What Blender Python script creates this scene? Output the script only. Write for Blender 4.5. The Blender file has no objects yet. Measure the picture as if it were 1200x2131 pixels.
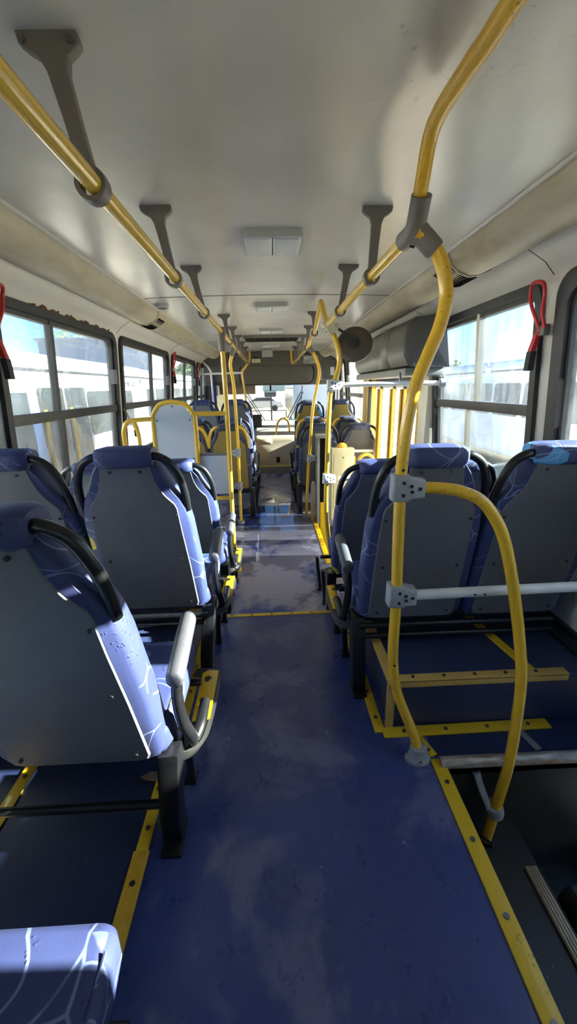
import bpy, bmesh, math, random
from mathutils import Vector, Matrix
random.seed(7)
PI = math.pi
C = bpy.context.scene.collection
S = bpy.context.scene

# ------------------------------------------------------------------ materials
def lin(c):
    return tuple((v/12.92 if v <= .04045 else ((v+.055)/1.055)**2.4) for v in c)
def rgb(r, g, b):
    return lin((r/255, g/255, b/255)) + (1,)

class NT:
    """small node-tree helper"""
    def __init__(s, name):
        s.m = bpy.data.materials.new(name); s.m.use_nodes = True
        s.t = s.m.node_tree; s.t.nodes.clear()
        s.out = s.n('ShaderNodeOutputMaterial')
    def n(s, t, **k):
        o = s.t.nodes.new(t)
        for a, v in k.items(): setattr(o, a, v)
        return o
    def l(s, a, b): s.t.links.new(a, b)
    def coord(s, kind='Object', scale=(1,1,1), rand=False):
        tc = s.n('ShaderNodeTexCoord'); mp = s.n('ShaderNodeMapping'); mp.inputs['Scale'].default_value = scale
        s.l(tc.outputs[kind], mp.inputs['Vector'])
        if rand:
            oi = s.n('ShaderNodeObjectInfo'); mu = s.n('ShaderNodeVectorMath', operation='SCALE')
            cx = s.n('ShaderNodeCombineXYZ'); s.l(oi.outputs['Random'], cx.inputs[0]); s.l(oi.outputs['Random'], cx.inputs[1])
            s.l(cx.outputs[0], mu.inputs[0]); mu.inputs['Scale'].default_value = 13
            s.l(mu.outputs[0], mp.inputs['Location'])
        return mp.outputs['Vector']
    def pos(s, scale=(1,1,1)):
        g = s.n('ShaderNodeNewGeometry'); mp = s.n('ShaderNodeMapping'); mp.inputs['Scale'].default_value = scale
        s.l(g.outputs['Position'], mp.inputs['Vector']); return mp.outputs['Vector']
    def noise(s, vec, scale, detail=4, rough=.55, dist=0):
        o = s.n('ShaderNodeTexNoise'); s.l(vec, o.inputs['Vector'])
        o.inputs['Scale'].default_value = scale; o.inputs['Detail'].default_value = detail
        o.inputs['Roughness'].default_value = rough; o.inputs['Distortion'].default_value = dist
        return o.outputs['Fac']
    def ramp(s, fac, stops, interp='LINEAR'):
        o = s.n('ShaderNodeValToRGB'); o.color_ramp.interpolation = interp
        e = o.color_ramp.elements
        while len(e) < len(stops): e.new(.5)
        for i, (p, c) in enumerate(stops):
            e[i].position = p; e[i].color = c if isinstance(c, tuple) else (c, c, c, 1)
        s.l(fac, o.inputs[0]); return o.outputs['Color']
    def mix(s, fac, a, b, blend='MIX'):
        o = s.n('ShaderNodeMix', data_type='RGBA', blend_type=blend)
        for v, i in ((fac, 0), (a, 6), (b, 7)):
            if isinstance(v, (int, float)): o.inputs[i].default_value = v
            elif isinstance(v, tuple): o.inputs[i].default_value = v
            else: s.l(v, o.inputs[i])
        return o.outputs[2]
    def math(s, op, a, b=0., clamp=False):
        o = s.n('ShaderNodeMath', operation=op); o.use_clamp = clamp
        for i, v in enumerate((a, b)):
            if isinstance(v, (int, float)): o.inputs[i].default_value = v
            else: s.l(v, o.inputs[i])
        return o.outputs[0]
    def bump(s, h, strength=.2, dist=.01, normal=None):
        o = s.n('ShaderNodeBump'); o.inputs['Strength'].default_value = strength; o.inputs['Distance'].default_value = dist
        s.l(h, o.inputs['Height'])
        if normal is not None: s.l(normal, o.inputs['Normal'])
        return o.outputs[0]
    def pbsdf(s, color=(.5,.5,.5,1), rough=.5, metal=0., normal=None, spec=.5, coat=0., **kw):
        o = s.n('ShaderNodeBsdfPrincipled')
        for k, v in (('Base Color', color), ('Roughness', rough), ('Metallic', metal), ('Specular IOR Level', spec), ('Coat Weight', coat)):
            if isinstance(v, (int, float, tuple)): o.inputs[k].default_value = v
            else: s.l(v, o.inputs[k])
        if normal is not None: s.l(normal, o.inputs['Normal'])
        s.l(o.outputs[0], s.out.inputs[0]); return o

def plain(name, col, rough=.5, metal=0., var=.12, scale=14, spec=.5, bump=0., bscale=180, coat=0.):
    t = NT(name); v = t.coord()
    f = t.noise(v, scale, 5, .6)
    d = tuple(c*(1-var) for c in col[:3]) + (1,); u = tuple(min(1, c*(1+var)) for c in col[:3]) + (1,)
    col_ = t.ramp(f, [(.3, d), (.7, u)])
    nm = None
    if bump: nm = t.bump(t.noise(v, bscale, 2), bump, .002)
    t.pbsdf(col_, rough, metal, nm, spec, coat)
    return t.m

M = {}
M['white_wall'] = plain('cream_wall_laminate', rgb(225,221,208), .38, var=.05, scale=3, bump=.03)
M['pillar'] = plain('cream_pillar', rgb(215,208,186), .4, var=.06, scale=5)
M['rubber'] = plain('black_rubber', rgb(38,38,40), .45, var=.25, bump=.05)
M['alu_dark'] = plain('dark_window_frame', rgb(66,64,60), .5, var=.2, scale=9)
M['black'] = plain('black_painted_steel', rgb(20,21,23), .33, var=.3, scale=22)
M['blackmat'] = plain('dull_black_plastic', rgb(34,34,36), .6, var=.2)
M['grey_cast'] = plain('grey_cast_fitting', rgb(150,152,153), .5, var=.16, scale=30, bump=.08)
M['bracket'] = plain('dark_grey_bracket_plastic', rgb(112,106,100), .5, var=.12, scale=14)
M['white_pipe'] = plain('white_painted_pipe', rgb(216,216,208), .35, var=.05)
M['steel'] = plain('screw_steel', rgb(120,120,118), .35, .9, var=.2)
M['red'] = plain('red_plastic', rgb(190,34,34), .35, var=.12)
M['board'] = plain('pale_blue_grey_board', rgb(196,203,208), .35, var=.03, scale=3)
M['cream'] = plain('cream_metal_cabinet', rgb(205,196,158), .45, var=.08, scale=8)
M['grey_metal'] = plain('grey_painted_metal', rgb(122,122,118), .5, var=.1)
M['brown_grey'] = plain('brown_grey_moulded_plastic', rgb(92,87,78), .5, var=.07, scale=4, bump=.1)
M['box_grey'] = plain('dark_grey_moulded_cover', rgb(78,76,72), .35, var=.12, scale=4, bump=.04)
M['beige'] = plain('beige_engine_cover', rgb(160,152,134), .55, var=.07, scale=5, bump=.15)
M['dash'] = plain('dashboard_grey', rgb(120,120,122), .55, var=.1)
M['lamp'] = plain('white_lamp_diffuser', rgb(214,216,214), .3, var=.03)
M['lampframe'] = plain('lamp_frame', rgb(188,188,182), .4, var=.05)
M['hatchdark'] = plain('hatch_dark', rgb(36,33,30), .95, spec=.05)
M['curtain'] = plain('blue_curtain', rgb(40,50,140), .85, var=.3, scale=30)
M['concrete_yard'] = plain('yard_concrete', rgb(196,184,158), .9, var=.1, scale=.4)
M['leaf'] = plain('tree_leaves', rgb(86,112,64), .7, var=.45, scale=6)
M['bark'] = plain('bark', rgb(80,62,48), .9, var=.3)
M['shed'] = plain('pale_blue_shed_cladding', rgb(166,178,196), .6, var=.06, scale=.8)
M['ochre'] = plain('ochre_wall', rgb(214,190,130), .8, var=.1, scale=1)
M['tyre'] = plain('tyre', rgb(30,30,30), .8)
M['car_white'] = plain('vehicle_white', rgb(232,232,228), .3, var=.03, scale=1, coat=.3)
M['car_blue'] = plain('vehicle_blue', rgb(120,160,215), .3, var=.05, scale=1, coat=.3)
M['car_silver'] = plain('vehicle_silver', rgb(176,180,186), .3, .3, var=.05, scale=1)
M['far_bus'] = plain('far_bus_grey', rgb(198,204,208), .4, var=.05, scale=1)
M['far_glass'] = plain('parked_vehicle_glass', rgb(40,46,48), .22, var=.5, scale=2.5)
M['rust_edge'] = plain('rust_flakes', rgb(112,74,40), .85, var=.4, scale=60)
M['hill'] = plain('hill_green', rgb(120,140,130), .9, var=.2, scale=.1)
M['dry_leaf'] = plain('dry_leaf', rgb(126,108,88), .8, var=.3, scale=40)
M['foam_grip'] = plain('armrest_rubber', rgb(70,72,76), .42, var=.08, scale=60, bump=.1, bscale=300)
M['door_yellow'] = plain('door_yellow', rgb(236,184,60), .35, var=.06)
M['step_yellow'] = plain('step_yellow', rgb(226,182,20), .4, var=.08)
M['mirror_glass'] = plain('mirror_glass', rgb(205,210,215), .04, 1., var=.02)
M['tan'] = plain('sun_visor_tan', rgb(150,128,104), .7, var=.1)
M['cloth_board'] = plain('worn_white_board', rgb(186,184,172), .6, var=.18, scale=25)

def paint_yellow(name, col, wear, rough=.28):
    t = NT(name); v = t.coord()
    f = t.noise(v, 9, 5, .6)
    base = t.mix(f, tuple(c*.86 for c in col[:3])+(1,), tuple(min(1,c*1.1) for c in col[:3])+(1,))
    sp = t.noise(v, 70, 6, .7)
    big = t.noise(v, 5, 3)
    msk = t.math('MULTIPLY', t.ramp(sp, [(.56, 0.), (.66, 1.)]), t.ramp(big, [(.45, 0.), (.65, 1.)]))
    msk = t.math('MULTIPLY', msk, wear)
    c = t.mix(msk, base, rgb(96,58,24))
    r = t.mix(msk, (rough,)*3+(1,), (.7,)*3+(1,))
    t.pbsdf(c, r, 0, t.bump(sp, .04, .002), .5, .25)
    return t.m
M['yellow'] = paint_yellow('yellow_pole_paint', rgb(230,184,50), .35)
M['yellow_worn'] = paint_yellow('worn_yellow_pole_paint', rgb(228,180,48), .9)
M['yellow_rail'] = paint_yellow('yellow_rail_plastic', rgb(222,180,54), .15, .2)
M['yellow_trim'] = paint_yellow('yellow_floor_trim', rgb(222,184,34), .55, .5)
M['yellow_wood'] = paint_yellow('faded_yellow_edging', rgb(206,168,88), .9, .55)

def ribbed_yellow():
    t = NT('ribbed_yellow_strip'); v = t.coord()
    w = t.n('ShaderNodeTexWave', bands_direction='X'); t.l(v, w.inputs['Vector']); w.inputs['Scale'].default_value = 45
    f = t.noise(v, 20, 5)
    c = t.mix(f, rgb(190,140,16), rgb(228,184,36))
    t.pbsdf(c, .45, 0, t.bump(w.outputs['Fac'], .5, .004))
    return t.m
M['ribbed'] = ribbed_yellow()

def rusty_bar():
    t = NT('rusty_steel_bar'); v = t.coord(scale=(3,14,14))
    f = t.noise(v, 3, 6, .65)
    c = t.ramp(f, [(.35, rgb(196,190,178)), (.55, rgb(150,140,126)), (.68, rgb(150,92,48)), (.8, rgb(84,50,30))])
    t.pbsdf(c, .45, .3, t.bump(f, .15, .003)); return t.m
M['rust'] = rusty_bar()
M['mirror_back'] = plain('brown_black_mirror_housing', rgb(70,60,50), .45, var=.15, scale=20)

def alu_nosing():
    t = NT('ribbed_aluminium_nosing'); v = t.coord()
    w = t.n('ShaderNodeTexWave', bands_direction='X'); t.l(v, w.inputs['Vector']); w.inputs['Scale'].default_value = 30
    f = t.noise(v, 30, 4)
    t.pbsdf(t.mix(f, rgb(128,112,86), rgb(186,168,138)), .5, .3, t.bump(w.outputs['Fac'], .6, .004)); return t.m
M['nosing'] = alu_nosing()

def ceiling_mat():
    t = NT('glossy_ceiling_laminate'); v = t.pos()
    f = t.noise(v, 2.2, 5, .6)
    c = t.ramp(f, [(.3, rgb(198,194,184)), (.7, rgb(214,211,202))])
    # scuffs where the panel has been rubbed through
    sc = t.ramp(t.noise(v, 16, 7, .75, 1.2), [(.60, 0.), (.66, 1.)])
    sp = t.n('ShaderNodeVectorMath', operation='DISTANCE'); t.l(v, sp.inputs[0]); sp.inputs[1].default_value = (.38, 1.0, 2.02)
    near = t.math('SUBTRACT', 1., t.math('MULTIPLY', sp.outputs['Value'], 3.4), True)
    c = t.mix(t.math('MULTIPLY', t.math('MULTIPLY', sc, near), .8), c, rgb(140,136,124))
    mp = t.pos(scale=(1,.55,1))
    wav = t.noise(mp, 5, 2, .5)
    t.pbsdf(c, .24, 0, t.bump(wav, .12, .03), .5); return t.m
M['ceiling'] = ceiling_mat()

def cove_mat():
    t = NT('stained_cream_duct'); v = t.coord()
    f = t.noise(t.coord(scale=(1,.35,1)), 6, 6, .65)
    c = t.ramp(f, [(.28, rgb(160,146,114)), (.5, rgb(190,180,152)), (.7, rgb(206,198,174))])
    t.pbsdf(c, .5, 0, t.bump(t.noise(v, 220, 2), .12, .002)); return t.m
M['cove'] = cove_mat()

def wall_upper():
    return M['white_wall']

def wall_low():
    t = NT('grey_white_wall_panel'); v = t.coord()
    f = t.noise(t.coord(scale=(1,1,.4)), 9, 6, .7)
    c = t.ramp(f, [(.3, rgb(120,120,116)), (.48, rgb(186,188,186)), (.7, rgb(206,208,206))])
    t.pbsdf(c, .4); return t.m
M['wall_low'] = wall_low()

def floor_mat(name, wetness, wlo, whi, wcol):
    t = NT(name); v = t.pos()
    worn = t.ramp(t.noise(v, 2.3, 9, .62, .35), [(wlo, 0.), (whi, 1.)])  # wear patches; on the front floor they also carry painted reflection
    blotch = t.noise(v, 1.1, 4, .5)
    mp = t.pos(scale=(1,.28,1)); streak = t.noise(mp, 5, 5, .6)
    blue = t.mix(streak, rgb(38,54,114), rgb(58,76,138))
    blue = t.mix(t.ramp(blotch, [(.4, 0.), (.62, .75)]), blue, rgb(60,68,104))
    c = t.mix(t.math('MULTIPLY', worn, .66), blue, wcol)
    vo = t.n('ShaderNodeTexVoronoi'); t.l(v, vo.inputs['Vector']); vo.inputs['Scale'].default_value = 26
    dot = t.ramp(vo.outputs['Distance'], [(.07, 1.), (.11, 0.)])
    dm = t.math('MULTIPLY', dot, t.ramp(t.noise(v, 11, 2), [(.5, 0.), (.56, 1.)]))
    c = t.mix(t.math('MULTIPLY', dm, .75), c, rgb(18,20,40))
    vo2 = t.n('ShaderNodeTexVoronoi'); t.l(v, vo2.inputs['Vector']); vo2.inputs['Scale'].default_value = 7; vo2.inputs['Randomness'].default_value = 1
    ws = t.ramp(vo2.outputs['Distance'], [(.028, 1.), (.045, 0.)])
    c = t.mix(t.math('MULTIPLY', ws, .5), c, rgb(170,172,186))
    # damp film: puddles with a shape of their own
    pn = t.noise(v, 1.9, 8, .6, .6)
    sx = t.n('ShaderNodeSeparateXYZ'); t.l(v, sx.inputs[0])
    dd = t.n('ShaderNodeVectorMath', operation='DISTANCE'); t.l(t.pos((1.7,1,0)), dd.inputs[0]); dd.inputs[1].default_value = (.085,4.35,0)
    pm = t.math('ADD', pn, t.math('SUBTRACT', .27, t.math('MULTIPLY', dd.outputs['Value'], .14)))
    pud = t.ramp(pm, [(.59, 0.), (.625, 1.)])
    pud = t.math('MULTIPLY', pud, wetness)
    dr = t.ramp(t.noise(v, 7, 6, .7), [(.35, .24 if wetness < .9 else .09), (.7, .46 if wetness < .9 else .24)])
    r = t.mix(pud, dr, (.03,.03,.03,1))
    c = t.mix(t.math('MULTIPLY', pud, .45), c, rgb(24,26,52))
    wv = t.noise(v, 11, 5, .6)
    h = t.math('MULTIPLY', wv, t.math('SUBTRACT', 1., t.math('MULTIPLY', pud, .93)))
    t.pbsdf(c, r, 0, t.bump(h, .22 if wetness < .9 else .1, .012), .5); return t.m
M['floor'] = floor_mat('worn_blue_vinyl_floor', .5, .50, .57, rgb(106,110,142))
M['floor_wet'] = floor_mat('wet_blue_vinyl_floor_painted_sheen', 1., .40, .50, rgb(160,158,172))  # paler, wider worn tone also paints in the bright windshield's reflection

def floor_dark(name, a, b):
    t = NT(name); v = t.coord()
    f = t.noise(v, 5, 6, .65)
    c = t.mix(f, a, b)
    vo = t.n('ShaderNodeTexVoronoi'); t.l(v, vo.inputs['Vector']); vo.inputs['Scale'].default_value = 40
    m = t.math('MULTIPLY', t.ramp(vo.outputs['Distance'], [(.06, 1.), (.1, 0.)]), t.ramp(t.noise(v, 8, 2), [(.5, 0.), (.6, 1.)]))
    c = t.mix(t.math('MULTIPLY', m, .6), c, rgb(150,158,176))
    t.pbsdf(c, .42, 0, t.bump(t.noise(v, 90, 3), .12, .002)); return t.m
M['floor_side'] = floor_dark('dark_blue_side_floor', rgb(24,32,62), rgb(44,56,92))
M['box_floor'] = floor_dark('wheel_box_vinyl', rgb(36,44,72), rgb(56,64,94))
M['well'] = floor_dark('dark_stair_vinyl', rgb(34,35,32), rgb(52,53,46))

def fabric(name, base, dark):
    t = NT(name); v = t.coord(rand=True)
    dn = t.n('ShaderNodeTexNoise'); t.l(v, dn.inputs['Vector']); dn.inputs['Scale'].default_value = 2.2
    ad = t.n('ShaderNodeVectorMath', operation='MULTIPLY_ADD'); t.l(dn.outputs['Color'], ad.inputs[0]); ad.inputs[1].default_value = (.42,)*3; t.l(v, ad.inputs[2])
    lines = None
    for sc, w in ((4.4, .007), (3.1, .006)):
        vo = t.n('ShaderNodeTexVoronoi', feature='DISTANCE_TO_EDGE'); t.l(ad.outputs[0], vo.inputs['Vector']); vo.inputs['Scale'].default_value = sc
        ln = t.ramp(vo.outputs['Distance'], [(w, 1.), (w*1.7, 0.)])
        lines = ln if lines is None else t.math('MAXIMUM', lines, ln)
    brk = t.ramp(t.noise(v, 5, 2), [(.46, 0.), (.52, 1.)])
    lines = t.math('MULTIPLY', lines, brk)
    c = t.mix(t.noise(v, 7, 5, .6), dark, base)
    wv = t.noise(v, 380, 2)
    c = t.mix(t.math('MULTIPLY', wv, .25), c, rgb(84,92,130))
    vc = t.n('ShaderNodeTexVoronoi'); t.l(ad.outputs[0], vc.inputs['Vector']); vc.inputs['Scale'].default_value = 6.2
    sep = t.n('ShaderNodeSeparateColor'); t.l(vc.outputs['Color'], sep.inputs[0])
    c = t.mix(t.math('GREATER_THAN', sep.outputs[0], .975), c, rgb(84,150,205))
    c = t.mix(t.math('GREATER_THAN', sep.outputs[1], .982), c, rgb(200,180,60))
    c = t.mix(t.math('MULTIPLY', lines, .3), c, rgb(176,196,232))
    # water droplets
    dv = t.n('ShaderNodeTexVoronoi'); t.l(v, dv.inputs['Vector']); dv.inputs['Scale'].default_value = 75
    dm = t.math('MULTIPLY', t.ramp(dv.outputs['Distance'], [(.12, 1.), (.3, 0.)]), t.ramp(t.noise(v, 9, 2), [(.56, 0.), (.64, 1.)]))
    r = t.mix(dm, (.6,.6,.6,1), (.1,.1,.1,1))
    n1 = t.bump(wv, .12, .001)
    t.pbsdf(c, r, 0, t.bump(dm, .5, .004, n1), .45); return t.m
M['fabric'] = fabric('blue_patterned_seat_vinyl', rgb(52,64,112), rgb(30,38,76))

M['fabric_dark'] = fabric('charcoal_blue_seat_vinyl', rgb(48,54,80), rgb(30,33,50))
def panel_mat(name, col):
    t = NT(name); v = t.coord(rand=True)
    f = t.noise(v, 6, 6, .65)
    c = t.ramp(f, [(.25, tuple(x*.84 for x in col[:3])+(1,)), (.75, tuple(min(1,x*1.12) for x in col[:3])+(1,))])
    sc = t.ramp(t.noise(t.coord(scale=(1,1,.3), rand=True), 14, 7, .8), [(.64, 0.), (.72, 1.)])
    c = t.mix(t.math('MULTIPLY', sc, .22), c, rgb(150,150,146))
    t.pbsdf(c, .46, 0, t.bump(t.noise(v, 420, 2), .18, .0015), .5); return t.m
M['panel'] = panel_mat('grey_seat_back_plastic', rgb(94,97,102))
M['panel_gold'] = panel_mat('olive_yellow_seat_back_plastic', rgb(134,114,52))
M['panel_dark'] = panel_mat('charcoal_seat_back_plastic', rgb(74,74,72))

def glass(name, tint, dirt_lo, dirt_hi, dirt_col, streak=1.):
    t = NT(name); v = t.coord(scale=(1,1,.22)); v2 = t.coord()
    tr = t.n('ShaderNodeBsdfTransparent'); tr.inputs[0].default_value = tint
    gl = t.n('ShaderNodeBsdfGlossy'); gl.inputs['Roughness'].default_value = .02
    lw = t.n('ShaderNodeLayerWeight'); lw.inputs['Blend'].default_value = .12
    m1 = t.n('ShaderNodeMixShader'); t.l(t.math('MULTIPLY', lw.outputs['Fresnel'], .55), m1.inputs[0]); t.l(tr.outputs[0], m1.inputs[1]); t.l(gl.outputs[0], m1.inputs[2])
    df = t.n('ShaderNodeBsdfDiffuse'); df.inputs[0].default_value = dirt_col
    tl = t.n('ShaderNodeBsdfTranslucent'); tl.inputs[0].default_value = dirt_col
    md = t.n('ShaderNodeMixShader'); md.inputs[0].default_value = .6; t.l(df.outputs[0], md.inputs[1]); t.l(tl.outputs[0], md.inputs[2])
    f = t.math('ADD', t.math('MULTIPLY', t.noise(v, 16, 6, .65), .6*streak), t.math('MULTIPLY', t.noise(v2, 2.5, 5, .6), 1-.6*streak))
    fac = t.ramp(f, [(.34, dirt_lo), (.68, dirt_hi)])
    m2 = t.n('ShaderNodeMixShader'); t.l(fac, m2.inputs[0]); t.l(m1.outputs[0], m2.inputs[1]); t.l(md.outputs[0], m2.inputs[2])
    t.l(m2.outputs[0], t.out.inputs[0]); return t.m
M['glass'] = glass('streaky_bus_window_glass', (.86,.9,.9,1), .0, .13, (.8,.82,.8,1))
M['glass_dirty'] = glass('dirty_bus_window_glass', (.80,.88,.93,1), .0, .035, (.78,.82,.82,1))
M['glass_door'] = glass('frosted_dirty_door_glass', (.8,.84,.84,1), .45, .8, (.8,.82,.8,1))
M['windshield'] = glass('windshield_glass', (.58,.62,.64,1), .0, .05, (.82,.84,.84,1), .3)

# ------------------------------------------------------------------ mesh helpers
ORG = {}
def catmull(pts, sub=6):
    P = [Vector(p) for p in pts]
    if len(P) < 3: return P
    out = []
    for i in range(len(P)-1):
        p0 = P[i-1] if i else P[0]*2-P[1]
        p1, p2 = P[i], P[i+1]
        p3 = P[i+2] if i+2 < len(P) else P[-1]*2-P[-2]
        for k in range(sub):
            t = k/sub
            out.append(.5*((2*p1)+(p2-p0)*t+(2*p0-5*p1+4*p2-p3)*t*t+(3*p1-p0-3*p2+p3)*t**3))
    out.append(P[-1]); return out

class MB:
    def __init__(s): s.v = []; s.f = []
    def add(s, vs, fs):
        b = len(s.v); s.v += [tuple(v) for v in vs]; s.f += [tuple(b+i for i in f) for f in fs]; return s
    def box(s, c, d, rot=None):
        hx, hy, hz = d[0]/2, d[1]/2, d[2]/2
        vs = [Vector((x, y, z)) for x in (-hx, hx) for y in (-hy, hy) for z in (-hz, hz)]
        if rot is not None: vs = [rot @ v for v in vs]
        vs = [v+Vector(c) for v in vs]
        return s.add(vs, [(0,1,3,2),(4,6,7,5),(0,4,5,1),(2,3,7,6),(0,2,6,4),(1,5,7,3)])
    def bx(s, a, b):
        return s.box([(a[i]+b[i])/2 for i in range(3)], [abs(b[i]-a[i]) for i in range(3)])
    def rings(s, R, cap=True, closed=False):
        n = len(R[0]); vs = [p for r in R for p in r]; fs = []
        m = len(R)
        for i in range(m if closed else m-1):
            for j in range(n):
                a, b = i*n+j, i*n+(j+1) % n; i2 = (i+1) % m
                fs.append((a, b, i2*n+(j+1) % n, i2*n+j))
        if cap and not closed:
            fs.append(tuple(range(n))); fs.append(tuple((m-1)*n+j for j in range(n)))
        return s.add(vs, fs)
    def tube(s, pts, r, n=14, smooth=True, sub=6, closed=False, sx=1.):
        P = catmull(pts, sub) if smooth and not closed else [Vector(p) for p in pts]
        m = len(P); R = []
        up = None
        for i in range(m):
            if closed: t = (P[(i+1) % m]-P[i-1]).normalized()
            else: t = (P[min(i+1, m-1)]-P[max(i-1, 0)]).normalized()
            if up is None:
                up = Vector((0,0,1)) if abs(t.z) < .9 else Vector((0,1,0))
            a = t.cross(up).normalized(); up = a.cross(t).normalized()
            rr = r[i*(len(r)-1)//max(1, m-1)] if isinstance(r, (list, tuple)) else r
            R.append([P[i]+a*(rr*sx*math.cos(2*PI*k/n))+up*(rr*math.sin(2*PI*k/n)) for k in range(n)])
        return s.rings(R, True, closed)
    def cyl(s, a, b, r, n=20, r2=None):
        a, b = Vector(a), Vector(b); t = (b-a).normalized()
        up = Vector((0,0,1)) if abs(t.z) < .9 else Vector((0,1,0))
        x = t.cross(up).normalized(); y = x.cross(t)
        r2 = r if r2 is None else r2
        return s.rings([[p+x*(q*math.cos(2*PI*k/n))+y*(q*math.sin(2*PI*k/n)) for k in range(n)] for p, q in ((a, r), (b, r2))])
    def prism(s, poly, f0, f1):
        """poly: 2-D points; f0/f1 map (u,v) to 3-D for both faces"""
        return s.rings([[f0(*p) for p in poly], [f1(*p) for p in poly]])
    def ring_prism(s, outer, inner, f0, f1):
        n = len(outer)
        vs = [f0(*p) for p in outer]+[f0(*p) for p in inner]+[f1(*p) for p in outer]+[f1(*p) for p in inner]
        fs = []
        for j in range(n):
            k = (j+1) % n
            fs += [(j, k, n+k, n+j), (2*n+j, 3*n+j, 3*n+k, 2*n+k), (j, 2*n+j, 2*n+k, k), (n+j, n+k, 3*n+k, 3*n+j)]
        return s.add(vs, fs)
    def sphere(s, c, r, nu=14, nv=8, sc=(1,1,1)):
        R = []
        for i in range(1, nv):
            a = PI*i/nv
            R.append([(c[0]+r*sc[0]*math.sin(a)*math.cos(2*PI*k/nu), c[1]+r*sc[1]*math.sin(a)*math.sin(2*PI*k/nu), c[2]+r*sc[2]*math.cos(a)) for k in range(nu)])
        return s.rings(R)
    def build(s, name, mat, parent=None, bevel=0., seg=2, ang=40, flat=False, sub=0):
        me = bpy.data.meshes.new(name)
        if parent is not None: org = ORG[parent.name]
        else:
            xs = [v[0] for v in s.v]; ys = [v[1] for v in s.v]; zs = [v[2] for v in s.v]
            org = Vector(((min(xs)+max(xs))/2, (min(ys)+max(ys))/2, min(zs)))
        if isinstance(mat, str): mat = M[mat]
        bm = bmesh.new()
        bv = [bm.verts.new(Vector(v)-org) for v in s.v]
        for f in s.f:
            try: bm.faces.new([bv[i] for i in f])
            except ValueError: pass
        bmesh.ops.recalc_face_normals(bm, faces=bm.faces[:])
        if bevel:
            es = [e for e in bm.edges if len(e.link_faces) == 2 and e.calc_face_angle(0) > math.radians(30)]
            bmesh.ops.bevel(bm, geom=es, offset=bevel, segments=seg, affect='EDGES', profile=.6, clamp_overlap=True)
        bm.to_mesh(me); bm.free()
        if not flat:
            me.polygons.foreach_set('use_smooth', [True]*len(me.polygons))
            me.set_sharp_from_angle(angle=math.radians(ang))
        me.materials.append(mat)
        o = bpy.data.objects.new(name, me); C.objects.link(o)
        if parent is not None: o.parent = parent
        else: o.location = org
        ORG[o.name] = org
        return o

def tag(o, label=None, cat=None, group=None, kind=None):
    if label: o['label'] = label
    if cat: o['category'] = cat
    if group: o['group'] = group
    if kind: o['kind'] = kind
    return o
def thing(name, label, cat, loc, group=None):
    o = bpy.data.objects.new(name, None); C.objects.link(o); o.location = loc; o.empty_display_size = .05
    ORG[o.name] = Vector(loc)
    return tag(o, label, cat, group)
def struct(o): o['kind'] = 'structure'; return o
def rrect(u0, u1, v0, v1, r, n=6):
    pts = []
    for cx, cy, a0 in ((u1-r, v1-r, 0), (u0+r, v1-r, 90), (u0+r, v0+r, 180), (u1-r, v0+r, 270)):
        for k in range(n+1):
            a = math.radians(a0+90*k/n); pts.append((cx+r*math.cos(a), cy+r*math.sin(a)))
    return pts

# ------------------------------------------------------------------ camera
F, VPX, VPY, ROLL, HC = 830., 563., 806., math.radians(1.2), 1.4
d = Vector((VPX-600, VPY-1065.5, F)).normalized()
x0 = Vector((math.cos(ROLL), -math.sin(ROLL), 0)); x0 = (x0-d*d.dot(x0)).normalized()
zz = x0.cross(d)
# rows of world->camera with camera axes (right, down, forward)
right = Vector((x0[0], d[0], zz[0])); down = Vector((x0[1], d[1], zz[1])); fwd = Vector((x0[2], d[2], zz[2]))
cam = bpy.data.cameras.new('camera'); co = bpy.data.objects.new('camera', cam); C.objects.link(co)
mw = Matrix.Identity(4)
for i in range(3):
    mw[i][0] = right[i]; mw[i][1] = -down[i]; mw[i][2] = -fwd[i]
mw[2][3] = HC
co.matrix_world = mw
cam.sensor_fit = 'VERTICAL'; cam.sensor_height = 36; cam.sensor_width = 36; cam.lens = F*36/2131
cam.clip_start = .03; cam.clip_end = 600
S.camera = co

# ------------------------------------------------------------------ bus shell
ZF = -.13                     # floor level of the front half
YR, YE = -1.7, 8.45           # rear wall, windshield
PROF = [(-.95, 1.40), (.55, 1.40), (.80, 1.325), (1.834, 1.245), (1.89, 1.19), (1.94, 1.10)]
def WX(z):
    for (a, xa), (b, xb) in zip(PROF, PROF[1:]):
        if z <= b: return xa+(xb-xa)*(max(z, a)-a)/(b-a)
    return PROF[-1][1]

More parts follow.
